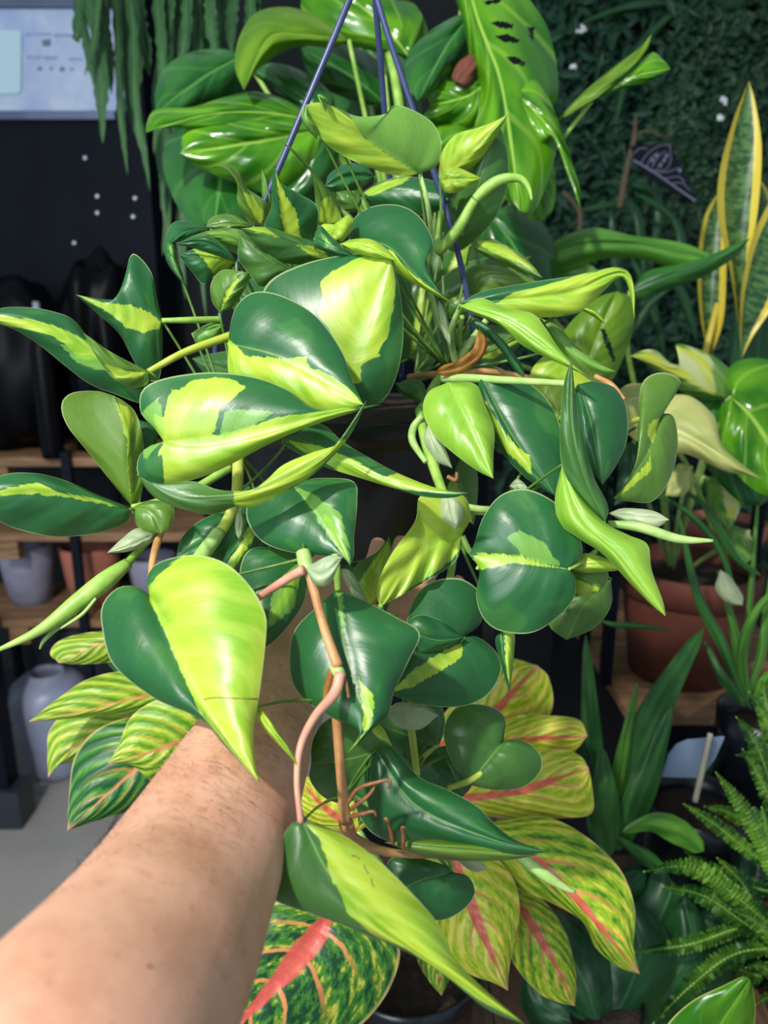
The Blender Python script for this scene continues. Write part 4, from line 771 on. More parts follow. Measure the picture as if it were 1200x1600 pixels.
lf([(497, 148), (508, 156), (517, 166)], [(500, 147), (511, 154)], [(499, 152), (509, 160)], .56, .565, lt=[], nt=12)
stem(ph, M['petpale'], [(656, 270, .622), (668, 318, .63), (673, 375, .66), (664, 440, .70)], [3, 4, 4.5, 5])
lf([(452, 388), (440, 325), (428, 257)], [(415, 380), (412, 355), (424, 322), (424, 290)], [(485, 390), (497, 328), (470, 304), (442, 287)], .62, .57, e=(.9, 1), y=[[(429, 262), (446, 305), (464, 332), (470, 376), (446, 372), (437, 320)]])
lf([(512, 352), (500, 300), (478, 255), (438, 219)], [(495, 345), (492, 300), (484, 268), (462, 243)], [(535, 350), (522, 312), (497, 276), (470, 243)], .67, .62, e=(.6, .8), tone=.6, y=[[(500, 350), (502, 315), (515, 305), (540, 350)]])
lf([(412, 355), (390, 322), (370, 285), (345, 260), (319, 268)], [(392, 350), (372, 318), (370, 288), (355, 264), (335, 262)], [(420, 345), (418, 318), (388, 295), (372, 268), (350, 256)], .64, .60, e=(.4, .8), tone=.7, y=[[(405, 350), (385, 318), (378, 300), (395, 305), (415, 340)]])
lf([(420, 330), (415, 295), (409, 263)], [(411, 320), (409, 290)], [(430, 320), (424, 290)], .68, .66, lt=[], nt=20)
lf([(520, 352), (530, 355), (500, 392)], [(505, 350), (492, 368)], [(545, 335), (552, 350), (535, 378)], .60, .59, y=[[(500, 352), (540, 330), (555, 345), (540, 382), (520, 372)]], nt=30)
lf([(492, 372), (520, 388), (560, 402)], [(500, 352), (520, 372), (545, 393)], [(490, 385), (520, 398), (545, 403)], .575, .57, nt=30, lt=[[(500, 360), (510, 385), (520, 385)]])
lf([(548, 378), (605, 385), (655, 435), (716, 479)], [(545, 352), (575, 325), (620, 320), (655, 338), (677, 378), (667, 405), (678, 440), (694, 465)], [(570, 390), (603, 405), (625, 430), (665, 453)], .62, .555, e=(.8, .8), b=.6, y=[[(585, 390), (612, 392), (640, 425), (670, 448), (716, 480), (650, 452), (612, 428)]])
lf([(532, 381), (575, 388), (621, 408)], [(550, 374), (580, 374), (605, 390)], [(555, 396), (590, 404)], .565, .555, y=[], nt=24)
# left crown cluster
lf([(328, 356), (290, 362), (257, 388)], [(300, 346), (268, 350)], [(315, 372), (280, 378)], .63, .60)
lf([(396, 353), (358, 350), (322, 354)], [(370, 338), (345, 335), (328, 342)], [(370, 360), (345, 362)], .62, .61, tone=.6)
lf([(413, 418), (385, 385), (340, 368), (274, 382)], [(408, 390), (388, 364), (350, 356), (305, 367)], [(395, 412), (365, 395), (330, 380)], .60, .55, e=(.8, .4), tone=.55, lt=[[(320, 362), (370, 358), (380, 380), (350, 375)]])
lf([(369, 409), (340, 386), (310, 376), (274, 382)], [(355, 388), (330, 371), (300, 370)], [(345, 402), (315, 392), (295, 386)], .565, .548, e=(.3, .6))
lf([(372, 410), (330, 402), (280, 398)], [(345, 398), (310, 388)], [(355, 425), (338, 428), (318, 444), (300, 425)], .60, .58, e=(.5, .8), y=[[(300, 388), (372, 405), (350, 428), (335, 430), (318, 405)]])
lf([(263, 380), (268, 412), (289, 446)], [(256, 388), (262, 412), (276, 432)], [(273, 384), (279, 410), (286, 430)], .58, .575, lt=[[(262, 382), (268, 382), (276, 415), (286, 440), (270, 410)]], nt=24)
lf([(532, 408), (470, 385), (425, 368), (376, 357)], [(505, 385), (460, 368), (415, 355)], [(500, 412), (450, 412), (410, 392), (388, 370)], .60, .555, e=(.7, .7), tone=.22, y=[[(378, 356), (412, 354), (438, 372), (410, 364)], [(462, 382), (505, 388), (516, 405), (490, 402)]])
lf([(460, 425), (420, 405), (375, 368)], [(440, 405), (400, 380)], [(440, 432), (410, 448), (392, 432), (372, 402)], .585, .57, tone=.35)
lf([(343, 489), (358, 455), (380, 424)], [(331, 470), (330, 442), (348, 422)], [(365, 478), (388, 442), (390, 428)], .575, .555, e=(.8, .5), tone=.6, y=[[(370, 432), (374, 436), (362, 458), (350, 478), (343, 488), (354, 455)]])
# -- the large middle leaves
lf([(520, 642), (558, 545), (590, 460), (613, 401)], [(445, 610), (410, 510), (415, 447), (470, 414), (545, 398)], [(560, 634), (596, 628), (619, 590), (630, 530), (627, 470), (618, 425)], .57, .56, e=(2.0, 1.2), b=.6, y=[[(505, 462), (498, 442), (520, 424), (560, 402), (611, 401), (619, 440), (616, 480), (606, 528), (592, 545), (594, 555), (565, 572), (562, 603), (548, 595), (530, 545), (496, 490)]])
lf([(356, 536), (440, 558), (510, 595), (568, 632)], [(362, 498), (374, 472), (400, 456), (440, 462), (492, 492), (532, 545), (552, 598)], [(360, 590), (400, 605), (460, 635), (510, 645)], .53, .495, e=(1.4, .5), b=.5, y=[[(355, 528), (385, 556), (440, 560), (478, 558), (482, 572), (520, 588), (548, 608), (568, 632), (500, 650), (355, 595)]])
lf([(256, 690), (330, 690), (430, 672), (520, 645), (597, 632)], [(240, 668), (220, 645), (221, 612), (245, 595), (290, 585), (340, 582), (400, 590), (450, 610), (495, 638), (550, 636)], [(232, 698), (216, 716), (217, 745), (250, 757), (300, 750), (350, 731), (420, 694), (480, 668), (540, 648)], .485, .48, e=(1.2, 1.0), b=.5,
   y=[[(266, 604), (276, 616), (300, 594), (345, 589), (388, 600), (366, 625), (346, 636), (328, 684), (380, 668), (440, 650), (540, 637), (565, 640), (480, 670), (420, 696), (350, 732), (290, 758), (257, 758), (256, 742), (254, 708), (240, 715), (254, 695), (236, 645), (258, 655)]], lt=[[(225, 640), (250, 620), (256, 690), (225, 720)], [(340, 690), (350, 640), (400, 640), (440, 645)]])
lf([(216, 742), (280, 778), (360, 776), (430, 755), (510, 710), (573, 625)], [(240, 758), (300, 752), (345, 766), (400, 763), (440, 728), (485, 708), (535, 690), (562, 650)], [(232, 768), (262, 788), (330, 804), (366, 792), (390, 793), (435, 774), (485, 745), (525, 708), (552, 672)], .475, .475, e=(.5, .9), b=.2, tone=.35, y=[[(365, 766), (400, 764), (445, 718), (500, 698), (545, 685), (485, 745), (400, 795), (365, 792)]])
lf([(455, 682), (520, 708), (600, 748), (660, 766), (733, 770)], [(500, 662), (535, 690), (575, 714), (615, 736), (665, 757), (705, 768)], [(440, 692), (500, 726), (560, 746), (612, 762), (662, 776), (705, 778)], .53, .48, e=(.8, .3), b=.2, y=[[(440, 686), (500, 696), (560, 722), (600, 746), (625, 738), (685, 762), (722, 771), (650, 767), (600, 761), (540, 742)]])
lf([(452, 752), (500, 808), (547, 884)], [(420, 758), (390, 782), (386, 812), (408, 845), (450, 862), (505, 868), (535, 872)], [(500, 747), (552, 752), (558, 785), (553, 840), (553, 868)], .515, .475, e=(1.2, .8), b=.5, lt=[[(456, 755), (495, 776), (530, 800), (542, 840), (549, 882), (520, 850), (490, 800)]], y=[[(500, 790), (520, 815), (540, 860), (545, 878), (520, 840)]])
# -- left side
lf([(254, 501), (190, 488), (117, 460)], [(246, 470), (236, 425), (208, 396), (196, 428), (186, 463), (165, 468)], [(253, 560), (247, 594), (225, 590), (205, 556), (185, 520), (150, 488)], .58, .56, e=(1.0, 1.6), b=.2, y=[[(254, 506), (236, 488), (205, 477), (160, 472), (120, 460), (172, 490), (200, 514), (226, 519), (248, 514)]])
lf([(233, 581), (165, 560), (110, 532), (50, 505), (-25, 498)], [(200, 568), (150, 540), (115, 500), (80, 486), (40, 480), (0, 482)], [(236, 612), (222, 630), (180, 616), (140, 600), (100, 570), (60, 538), (20, 514)], .54, .50, e=(.8, 1.0), b=.4, y=[[(-30, 488), (50, 499), (100, 514), (140, 534), (162, 564), (122, 560), (108, 544), (85, 526), (35, 512), (-30, 506)]], lt=[[(85, 526), (110, 548), (170, 562), (170, 580), (120, 568)]])
lf([(234, 581), (185, 575), (130, 520)], [(215, 572), (170, 548), (145, 530)], [(230, 600), (205, 605), (178, 592), (152, 560)], .53, .507, tone=.7, e=(.2, .4), y=[[(165, 570), (200, 580), (234, 580), (210, 590), (180, 590)]], b=.2)
lf([(206, 792), (199, 730), (200, 680), (178, 618)], [(178, 758), (142, 712), (105, 665), (96, 632), (112, 614), (150, 611)], [(218, 785), (226, 730), (222, 680), (212, 645), (195, 628)], .545, .525, e=(-.8, .9), b=-.2, tone=.85, y=[[(180, 628), (200, 635), (209, 655), (203, 690), (209, 790), (202, 770), (199, 690)]])
lf([(205, 793), (235, 800), (252, 834)], [(208, 812), (225, 830)], [(235, 782), (268, 788), (272, 808), (262, 828)], .54, .53, tone=.75, e=(.5, .5), nt=30)
lf([(202, 796), (130, 780), (60, 768), (-35, 778)], [(190, 788), (150, 772), (100, 750), (50, 739), (0, 744)], [(198, 815), (160, 831), (100, 839), (50, 833), (0, 815)], .53, .49, e=(.6, 1.2), b=.4, y=[[(-30, 775), (20, 760), (60, 754), (88, 768), (140, 778), (185, 791), (120, 780), (60, 772)]])
lf([(240, 835), (210, 850), (167, 864)], [(215, 825), (190, 842)], [(232, 850), (200, 862)], .535, .52, lt=[], nt=24).data.materials[0] = M['cata']
stem(ph, M['petiole'], [(245, 832, .55), (215, 862, .535), (195, 886, .52)], [5, 6, 7], 'stem')
stem(ph, M['petiole'], [(200, 880, .522), (165, 907, .51), (120, 942, .50), (60, 986, .49), (-8, 1018, .485)], [9, 15, 14, 8, 3], 'rolled_leaf', 14)
stem(ph, M['petpale'], [(115, 965, .502), (85, 985, .50), (68, 1002, .498), (62, 1014, .498)], [5, 4, 3, 1.5], 'leaf_sheath')
stem(ph, M['petpale'], [(150, 935, .497), (128, 960, .495), (95, 982, .495)], [2.5, 3, 1.5], 'leaf_sheath')
lf([(215, 655), (232, 690), (212, 730)], [(212, 670), (206, 700)], [(245, 668), (240, 710)], .56, .55, nt=24)
# lower-left heart
LF1 = lf([(233, 930), (278, 1030), (325, 1118), (407, 1224)], [(215, 917), (185, 918), (160, 945), (160, 985), (178, 1040), (240, 1090), (310, 1122), (355, 1170)], [(229, 905), (246, 880), (300, 867), (350, 879), (388, 912), (413, 955), (416, 990), (406, 1080), (396, 1140), (399, 1195)], .45, .375, e=(1.4, 1.6), b=.7, bow=.8, y=[[(233, 934), (232, 915), (262, 884), (300, 862), (350, 874), (424, 950), (424, 1080), (402, 1224), (370, 1182), (312, 1112), (275, 1030)]])
lf([(402, 1104), (425, 1140), (448, 1170), (470, 1208)], [(402, 1125), (432, 1160), (455, 1185)], [(416, 1115), (440, 1150), (462, 1185)], .41, .395, y=[], nt=30, e=(.3, .3))
# behind, left of the stem
lf([(395, 805), (335, 840), (275, 872)], [(350, 800), (310, 815), (283, 842)], [(385, 850), (345, 880), (305, 885)], .57, .55)
lf([(400, 815), (375, 850), (345, 890)], [(375, 830), (350, 870)], [(412, 840), (390, 880), (365, 895)], .56, .55, y=[[(395, 815), (350, 890), (362, 892), (405, 830)]])
lf([(480, 870), (440, 920), (408, 1015)], [(400, 855), (375, 890), (385, 950), (398, 995)], [(480, 910), (470, 950), (435, 995)], .52, .475, y=[[(470, 875), (440, 930), (415, 980), (425, 975), (450, 940), (470, 900)]], lt=[[(475, 870), (430, 910), (415, 985), (460, 950)]], e=(1, .8))
lf([(545, 880), (560, 920), (545, 990)], [(480, 900), (490, 960), (520, 1000)], [(600, 900), (610, 940), (580, 985)], .60, .59)
# centre dark leaf with folded lower lobe
lf([(528, 920), (536, 1000), (556, 1080), (576, 1128), (541, 1179)], [(500, 944), (462, 982), (452, 1022), (456, 1065), (478, 1095), (520, 1122), (556, 1136), (560, 1150)], [(560, 934), (620, 965), (656, 989), (640, 1030), (616, 1080), (606, 1118), (582, 1140), (565, 1158)], .47, .425, e=(1.4, 1.3), b=.5, p=1.0, y=[[(560, 1055), (582, 1085), (586, 1105), (576, 1140), (568, 1138), (566, 1100)], [(570, 1145), (545, 1178), (541, 1180), (556, 1158)]], lt=[[(524, 918), (534, 920), (538, 960), (541, 1010), (533, 985)]])
lf([(614, 1166), (550, 1185), (486, 1195)], [(592, 1132), (545, 1115), (506, 1128), (488, 1160)], [(602, 1198), (572, 1236), (540, 1255), (506, 1246), (484, 1218)], .50, .485, e=(.5, 1.0), tone=.3, y=[[(614, 1166), (596, 1130), (540, 1112), (570, 1130), (595, 1155)]])
LF10 = lf([(472, 1284), (520, 1372), (605, 1452), (700, 1520), (822, 1602)], [(452, 1290), (430, 1338), (414, 1386), (432, 1408), (480, 1426), (560, 1455), (640, 1490), (700, 1528), (760, 1576)], [(500, 1288), (545, 1310), (592, 1345), (640, 1392), (682, 1440), (706, 1490), (752, 1541)], .39, .36, e=(.3, 1.0), b=.5, tone=.25, y=[[(478, 1284), (540, 1306), (600, 1348), (655, 1396), (695, 1452), (700, 1482), (760, 1545), (830, 1604), (740, 1558), (690, 1522), (636, 1482), (590, 1466), (542, 1428), (535, 1398), (520, 1380), (500, 1310)]])
lf([(588, 1172), (650, 1258), (760, 1308), (857, 1332)], [(612, 1168), (655, 1214), (700, 1234), (746, 1260), (772, 1287), (805, 1312)], [(560, 1210), (556, 1262), (595, 1310), (700, 1328), (790, 1336)], .49, .45, e=(.8, 1.2), b=.6)
lf([(600, 1316), (700, 1326), (842, 1336)], [(680, 1312), (780, 1322)], [(680, 1342), (780, 1345)], .465, .46, tone=.9, nt=24)
lf([(706, 1362), (650, 1378), (600, 1412)], [(690, 1350), (640, 1338), (605, 1348)], [(732, 1370), (742, 1395), (726, 1420), (690, 1438), (640, 1432)], .53, .515, e=(.8, .8))
stem(ph, M['petpale'], [(806, 1332, .485), (850, 1366, .48), (885, 1388, .478), (899, 1394, .478)], [7, 9, 5, 2.5], 'rolled_leaf', 12)
stem(ph, M['petiole'], [(706, 1362, .53), (702, 1345, .54), (690, 1332, .55)], [3, 4, 4])
# right side
lf([(700, 597), (732, 662), (771, 748)], [(670, 612), (661, 640), (675, 676), (706, 706), (745, 735)], [(742, 600), (757, 632), (772, 672), (771, 715)], .57, .535, e=(1, 1.1), b=.5, y=[], lt=[])
lf([(752, 590), (800, 680), (868, 776)], [(747, 605), (756, 642), (780, 700), (820, 745)], [(800, 588), (842, 610), (870, 650), (881, 700), (880, 750)], .60, .565, e=(.8, 1.2), b=.5, y=[[(754, 618), (772, 650), (800, 690), (828, 714), (830, 742), (790, 704), (762, 650)]])
lf([(905, 600), (925, 670), (941, 758)], [(898, 620), (900, 670), (916, 720)], [(932, 596), (966, 609), (980, 642), (979, 690), (960, 732)], .58, .56, e=(.8, 1.4), b=.5)
lf([(1032, 645), (1012, 710), (958, 779)], [(1052, 622), (1063, 594), (1032, 582), (1003, 600), (997, 660), (996, 712), (984, 746)], [(1053, 652), (1059, 700), (1046, 750), (1020, 783), (985, 784)], .62, .59, e=(1, 1), b=.5, tone=.65, y=[[(1030, 652), (1013, 662), (1012, 688), (1016, 690), (1012, 722), (960, 780), (985, 762), (1018, 735), (1014, 700), (1022, 690)]])
lf([(946, 816), (912, 740), (893, 660), (893, 561)], [(912, 785), (880, 735), (875, 670), (881, 600)], [(950, 790), (928, 745), (913, 690), (901, 630)], .52, .515, e=(.5, .7), b=.3, tone=.25)
lf([(878, 726), (910, 810), (970, 870), (1040, 963)], [(867, 780), (875, 818), (905, 842), (942, 866), (985, 912), (1020, 947)], [(905, 772), (945, 816), (982, 836), (1012, 851), (1018, 890), (1036, 940)], .525, .485, e=(.8, .7), b=.5, y=[], lt=[])
lf([(887, 889), (810, 878), (733, 868)], [(906, 874), (909, 850), (890, 808), (860, 780), (820, 764), (782, 774), (755, 808), (741, 850)], [(899, 903), (896, 936), (870, 966), (830, 989), (782, 986), (755, 966), (744, 930), (749, 890)], .515, .53, e=(1.2, .9), b=.5, y=[[(887, 889), (820, 867), (746, 864), (735, 876), (752, 890), (800, 880)]], lt=[[(790, 838), (815, 829), (850, 848), (880, 888), (820, 872)]])
lf([(726, 994), (672, 1042), (611, 1086)], [(752, 972), (752, 930), (722, 905), (680, 907), (650, 930), (636, 970), (630, 1010), (615, 1060)], [(748, 996), (776, 1020), (783, 1050), (762, 1086), (720, 1104), (662, 1101)], .54, .515, e=(2.0, .9), b=.5, y=[[(724, 1004), (690, 1018), (650, 1044), (612, 1080), (640, 1075), (700, 1042), (720, 1028)]])
lf([(726, 996), (680, 1000), (626, 980)], [(690, 970), (655, 961)], [(700, 1012), (660, 1030), (640, 1010)], .528, .52, nt=24)
lf([(700, 1025), (670, 1020), (640, 1035)], [(680, 1012), (655, 1015)], [(685, 1040), (660, 1045)], .55, .55, y=[], nt=20)
lf([(787, 1158), (755, 1198), (732, 1226)], [(788, 1120), (760, 1102), (715, 1104), (693, 1140), (704, 1186)], [(815, 1156), (844, 1178), (844, 1206), (815, 1231), (770, 1234)], .57, .555, e=(.9, .9), b=.5, tone=.3)
lf([(684, 1167), (705, 1200), (722, 1246)], [(662, 1168), (650, 1205), (680, 1235)], [(718, 1165), (737, 1190), (738, 1225)], .60, .58, e=(.7, .7))
lf([(682, 1165), (640, 1150), (590, 1132)], [(687, 1120), (652, 1098), (605, 1106)], [(672, 1202), (622, 1196), (592, 1160)], .62, .60, e=(.7, .7), tone=.2)
lf([(722, 836), (672, 850), (625, 900), (593, 950)], [(735, 808), (726, 776), (692, 769), (656, 775), (648, 815), (612, 865), (589, 915)], [(719, 862), (702, 886), (652, 916), (612, 939)], .55, .51, e=(-.6, .7), b=.2, y=[[(730, 850), (738, 770), (640, 765), (585, 920), (592, 952), (690, 888)]], wav=.5)
lf([(578, 948), (585, 900), (608, 837)], [(552, 910), (558, 882), (590, 862)], [(600, 930), (612, 890), (612, 860)], .56, .555, tone=.35, y=[[(560, 910), (605, 845), (615, 870), (600, 940), (575, 945)]])
lf([(700, 770), (706, 800), (712, 828)], [(686, 780), (690, 810)], [(722, 780), (724, 810)], .535, .53, nt=20).data.materials[0] = M['cata']
lf([(718, 474), (800, 468), (885, 458), (950, 430), (976, 427), (988, 452), (991, 499)], [(755, 455), (830, 441), (900, 430), (955, 418), (982, 424), (992, 455)], [(760, 480), (800, 492), (850, 496), (902, 489), (936, 462), (962, 437), (975, 436), (984, 458)], .60, .585, e=(.3, .8), b=.4, p=1.0, y=[[(760, 482), (800, 458), (850, 446), (905, 430), (960, 416), (1000, 430), (995, 500), (930, 480), (850, 500)]])
lf([(895, 480), (925, 484), (948, 508)], [(910, 477), (935, 488)], [(908, 484), (932, 498)], .60, .595, y=[], nt=16)
lf([(718, 478), (790, 500), (850, 540), (918, 588)], [(752, 466), (792, 482), (832, 490), (852, 512), (872, 542), (895, 568)], [(742, 492), (780, 508), (820, 542), (872, 567)], .585, .545, e=(.6, .5), b=.4, y=[], lt=[])
lf([(735, 495), (770, 520), (820, 590)], [(750, 500), (790, 535), (815, 570)], [(740, 510), (775, 540), (805, 580)], .62, .61, nt=24)
lf([(845, 497), (900, 550), (963, 581)], [(872, 510), (906, 545), (938, 568)], [(870, 540), (902, 572), (938, 583)], .64, .62, tone=.8, nt=30, lt=[])
lf([(880, 542), (880, 600), (882, 664)], [(845, 560), (828, 590), (845, 630)], [(912, 560), (938, 602), (908, 620)], .65, .63, y=[], tone=.3, e=(.8, .8))
lf([(735, 385), (790, 400), (848, 434)], [(760, 371), (792, 384), (822, 404)], [(762, 402), (802, 420), (830, 431)], .70, .66, y=[[(735, 372), (790, 384), (850, 430), (820, 415), (770, 395)]], tone=.6, nt=30)
lf([(740, 470), (760, 430), (840, 440)], [(725, 440), (740, 415), (790, 418)], [(760, 470), (800, 465)], .74, .72, tone=.7)
lf([(786, 985), (790, 1030), (796, 1083)], [(774, 1000), (785, 1045)], [(804, 990), (801, 1045)], .535, .53, y=[[(788, 985), (806, 990), (798, 1080), (790, 1040)]], nt=24)
lf([(888, 888), (930, 882), (978, 890)], [(910, 865), (945, 872)], [(915, 895), (950, 893)], .54, .53, y=[], tone=.4, nt=24)
lf([(886, 895), (915, 905), (935, 925)], [(915, 885), (948, 892), (948, 910)], [(895, 920), (900, 932)], .56, .55, tone=.6, y=[[(890, 920), (900, 905), (940, 920), (910, 935)]], nt=24)
lf([(955, 905), (910, 950), (885, 1000)], [(900, 920), (860, 955), (860, 980)], [(955, 945), (930, 980)], .68, .67, tone=.5, e=(1, 1))
lf([(620, 600), (645, 610), (668, 634)], [(640, 592), (662, 600)], [(625, 615), (645, 625)], .64, .62, tone=.2, nt=20)
lf([(300, 520), (325, 515), (350, 508)], [(320, 508), (340, 503)], [(310, 540), (335, 535)], .60, .6, lt=[], nt=20)
# cataphylls
def cata(mid, L, R, d0, d1): return leaf(ph, M['cata'], mid, L, R, d0, d1, e=(.4, .4), b=.3, nt=24, ns=5, name='cataphyll')
cata([(950, 802), (1000, 808), (1046, 812)], [(975, 794), (1020, 798)], [(980, 818), (1020, 826)], .56, .54)
stem(ph, M['petpale'], [(950, 818, .55), (1000, 824, .54), (1060, 842, .535), (1114, 845, .53)], [5, 8, 7, 2.5], 'rolled_leaf', 12)
cata([(478, 888), (505, 900), (535, 870)], [(490, 880), (515, 868)], [(490, 912), (515, 912)], .44, .435)
cata([(536, 888), (550, 910), (572, 938)], [(534, 900), (552, 930)], [(548, 892), (566, 920)], .52, .53)
cata([(605, 1115), (645, 1110), (685, 1118)], [(620, 1098), (660, 1102)], [(620, 1135), (655, 1140)], .55, .54)
cata([(686, 470), (695, 505), (704, 540)], [(684, 490), (694, 525)], [(695, 485), (705, 520)], .62, .62)
cata([(668, 665), (685, 700), (707, 732)], [(662, 690), (682, 720)], [(680, 670), (698, 705)], .58, .575)
cata([(700, 1330), (730, 1335), (762, 1358)], [(720, 1328), (745, 1338)], [(715, 1345), (740, 1362)], .55, .55)
cata([(374, 795), (376, 818), (373, 842)], [(368, 810), (368, 832)], [(380, 805), (380, 830)], .545, .54)
cata([(795, 760), (815, 755), (830, 772)], [(808, 748), (822, 758)], [(806, 768), (820, 772)], .58, .57)
# -- stems, petioles, roots
S = lambda m, pts, r, nm='petiole', n=10: stem(ph, M[m], pts, r, nm, n)
S('tan', [(476, 868, .455), (490, 920, .447), (508, 985, .441), (528, 1042, .435)], [8, 7.5, 7.5, 9], 'stem', 14)
S('petpale', [(473, 862, .457), (478, 882, .453), (483, 892, .450)], [11, 12, 9], 'stem_node', 14)
S('tan', [(524, 1050, .443), (526, 1120, .445), (532, 1200, .443), (540, 1285, .439)], [9, 8, 8, 9], 'stem', 14)
S('petpale', [(522, 1040, .437), (529, 1050, .435), (534, 1058, .436)], [9, 10, 8], 'stem_node', 14)
S('pink', [(532, 1052, .431), (522, 1085, .425), (492, 1120, .412), (470, 1165, .400), (464, 1220, .394), (470, 1286, .390)], [9, 9, 7, 6, 5, 5])
S('pink', [(474, 890, .445), (446, 906, .452), (400, 936, .460)], [8, 7, 6])
S('petiole', [(524, 865, .465), (526, 890, .465), (528, 922, .468)], [6, 6, 5])
S('tan', [(540, 1285, .441), (552, 1312, .455), (600, 1330, .475), (650, 1335, .495), (690, 1335, .550)], [12, 11, 7, 6, 5], 'stem', 14)
S('petiole', [(620, 1280, .495), (580, 1260, .485), (545, 1240, .485)], [4, 4, 4])
S('sheath', [(520, 1048, .440), (512, 1075, .441), (507, 1105, .442)], [8, 6, 3], 'dry_sheath')
for q in ([(545, 1252, .437), (560, 1232, .433), (590, 1222, .430), (609, 1219, .430), (606, 1232, .430)], [(548, 1265, .439), (565, 1252, .435), (580, 1238, .433), (588, 1222, .433)], [(548, 1276, .439), (565, 1272, .435), (583, 1268, .433), (588, 1275, .433)], [(614, 1318, .455), (610, 1298, .451), (604, 1280, .449), (600, 1280, .449)], [(630, 1325, .455), (630, 1305, .452), (628, 1293, .451), (634, 1294, .451)], [(536, 1055, .433), (541, 1070, .431), (545, 1090, .431)], [(700, 745, .560), (712, 750, .555), (714, 738, .555)]):
    S('root', q, [3.6, 3.2, 2.8]+[2.0]*(len(q)-3), 'aerial_root', 7)
S('tan', [(262, 790, .560), (250, 832, .545), (240, 870, .520), (236, 900, .510)], [8, 6.5, 6, 5], 'stem')
S('yellowstem', [(232, 581, .538), (290, 550, .550), (362, 524, .565)], [5, 6, 7])
S('petiole', [(253, 501, .578), (300, 500, .585), (345, 499, .600)], [4, 5, 5])
S('petiole', [(206, 792, .540), (240, 785, .550), (300, 765, .570), (360, 730, .590)], [4, 5, 6, 7])
S('yellowstem', [(372, 700, .590), (370, 770, .570), (355, 815, .560), (338, 838, .555)], [9, 9, 9, 10], 'stem', 14)
S('petpale', [(342, 832, .555), (325, 855, .545), (308, 878, .535)], [11, 12, 12], 'leaf_sheath', 14)
S('petpale', [(660, 650, .600), (646, 668, .600), (645, 690, .590), (665, 722, .575)], [5, 6, 6, 4], 'aerial_root')
S('petiole', [(655, 640, .620), (665, 690, .590), (683, 745, .570), (700, 790, .550)], [7, 8, 8, 7], 'stem', 12)
S('petpale', [(690, 592, .640), (730, 591, .615), (790, 594, .585), (884, 599, .550)], [7, 7, 6, 5])
S('petpale', [(672, 455, .660), (686, 500, .650), (702, 530, .650), (712, 565, .660)], [4, 5, 5, 6])
S('petpale', [(720, 478, .588), (706, 512, .610), (706, 540, .640), (714, 570, .660)], [4, 5, 5, 5])
S('petiole', [(722, 560, .660), (718, 530, .650), (722, 495, .620)], [4, 4, 4])
S('petpale', [(760, 500, .640), (735, 535, .650), (715, 562, .660)], [5, 6, 6])
leaf(ph, M['sheath'], [(680, 582), (715, 574), (744, 558), (755, 538), (748, 513)], [(700, 588), (735, 576), (758, 552), (761, 530)], [(690, 572), (715, 563), (738, 545), (745, 525)], .63, .60, e=(.5, -.3), b=.2, nt=30, ns=4, name='dry_sheath', p=1.0)
S('tan', [(640, 590, .70), (680, 585, .67), (720, 585, .67), (760, 580, .67), (830, 590, .67)], [6, 6, 5, 5, 4], 'stem')
S('yellowstem', [(1032, 645, .620), (1000, 655, .610), (970, 664, .600), (930, 690, .620)], [4, 4.5, 5, 6])
S('tan', [(930, 588, .600), (955, 602, .590), (975, 625, .585)], [4, 5, 4])
S('petpale', [(722, 790, .570), (750, 796, .570), (782, 797, .580)], [5, 6, 6])
S('yellowstem', [(640, 1120, .560), (646, 1165, .555), (652, 1212, .550)], [6, 6, 5])
S('yellowstem', [(787, 1158, .572), (775, 1185, .565), (740, 1216, .555), (700, 1232, .550)], [4, 5.5, 5.5, 4])
S('yellowstem', [(684, 1166, .600), (665, 1180, .590), (650, 1200, .580)], [4, 4, 4])
S('petiole', [(887, 889, .515), (905, 880, .525), (930, 862, .560)], [4, 4, 4])
S('petiole', [(722, 838, .550), (735, 862, .550), (755, 870, .560), (745, 890, .560)], [5, 5, 4, 3])
S('petiole', [(594, 946, .475), (600, 960, .495), (620, 960, .560)], [4, 4, 4])
# rolled new leaf at the top right
S('petpale', [(742, 312, .660), (762, 293, .655), (785, 280, .650), (812, 279, .648), (826, 294, .648), (831, 313, .648)], [7, 9, 8, 6, 4, 1.5], 'rolled_leaf', 12).data.materials[0] = M['petiole']
S('petiole', [(684, 395, .690), (712, 362, .675), (742, 312, .660)], [8, 9, 7], 'leaf_sheath', 12)

# a crease and small scars lying on two of the blades
from mathutils.bvhtree import BVHTree
def scar(lfo, pts, r, name):
    bt = BVHTree.FromPolygons([v.co.copy() for v in lfo.data.vertices], [tuple(p_.vertices) for p_ in lfo.data.polygons]); out = []
    for q in cr(pts, 12):
        dr_ = (P(q[0], q[1], 1.0)-Vector(C0)).normalized(); h = bt.ray_cast(Vector(C0), dr_)
        if h[0] is not None: out.append((h[0]-dr_*0.0001, r))
    if len(out) > 3:
        sc_ = tube3(name, out, M['root'], lfo, 5)
        sc_.matrix_parent_inverse = Matrix.Identity(4)
scar(LF1, [(318, 1093), (335, 1090), (360, 1091), (402, 1092)], 0.0003, 'crease')
for q in ([(549, 1337), (556, 1338), (562, 1343)], [(568, 1352), (571, 1358), (575, 1365)], [(580, 1373), (581, 1380), (584, 1386)]): scar(LF10, q, 0.0003, 'scar')

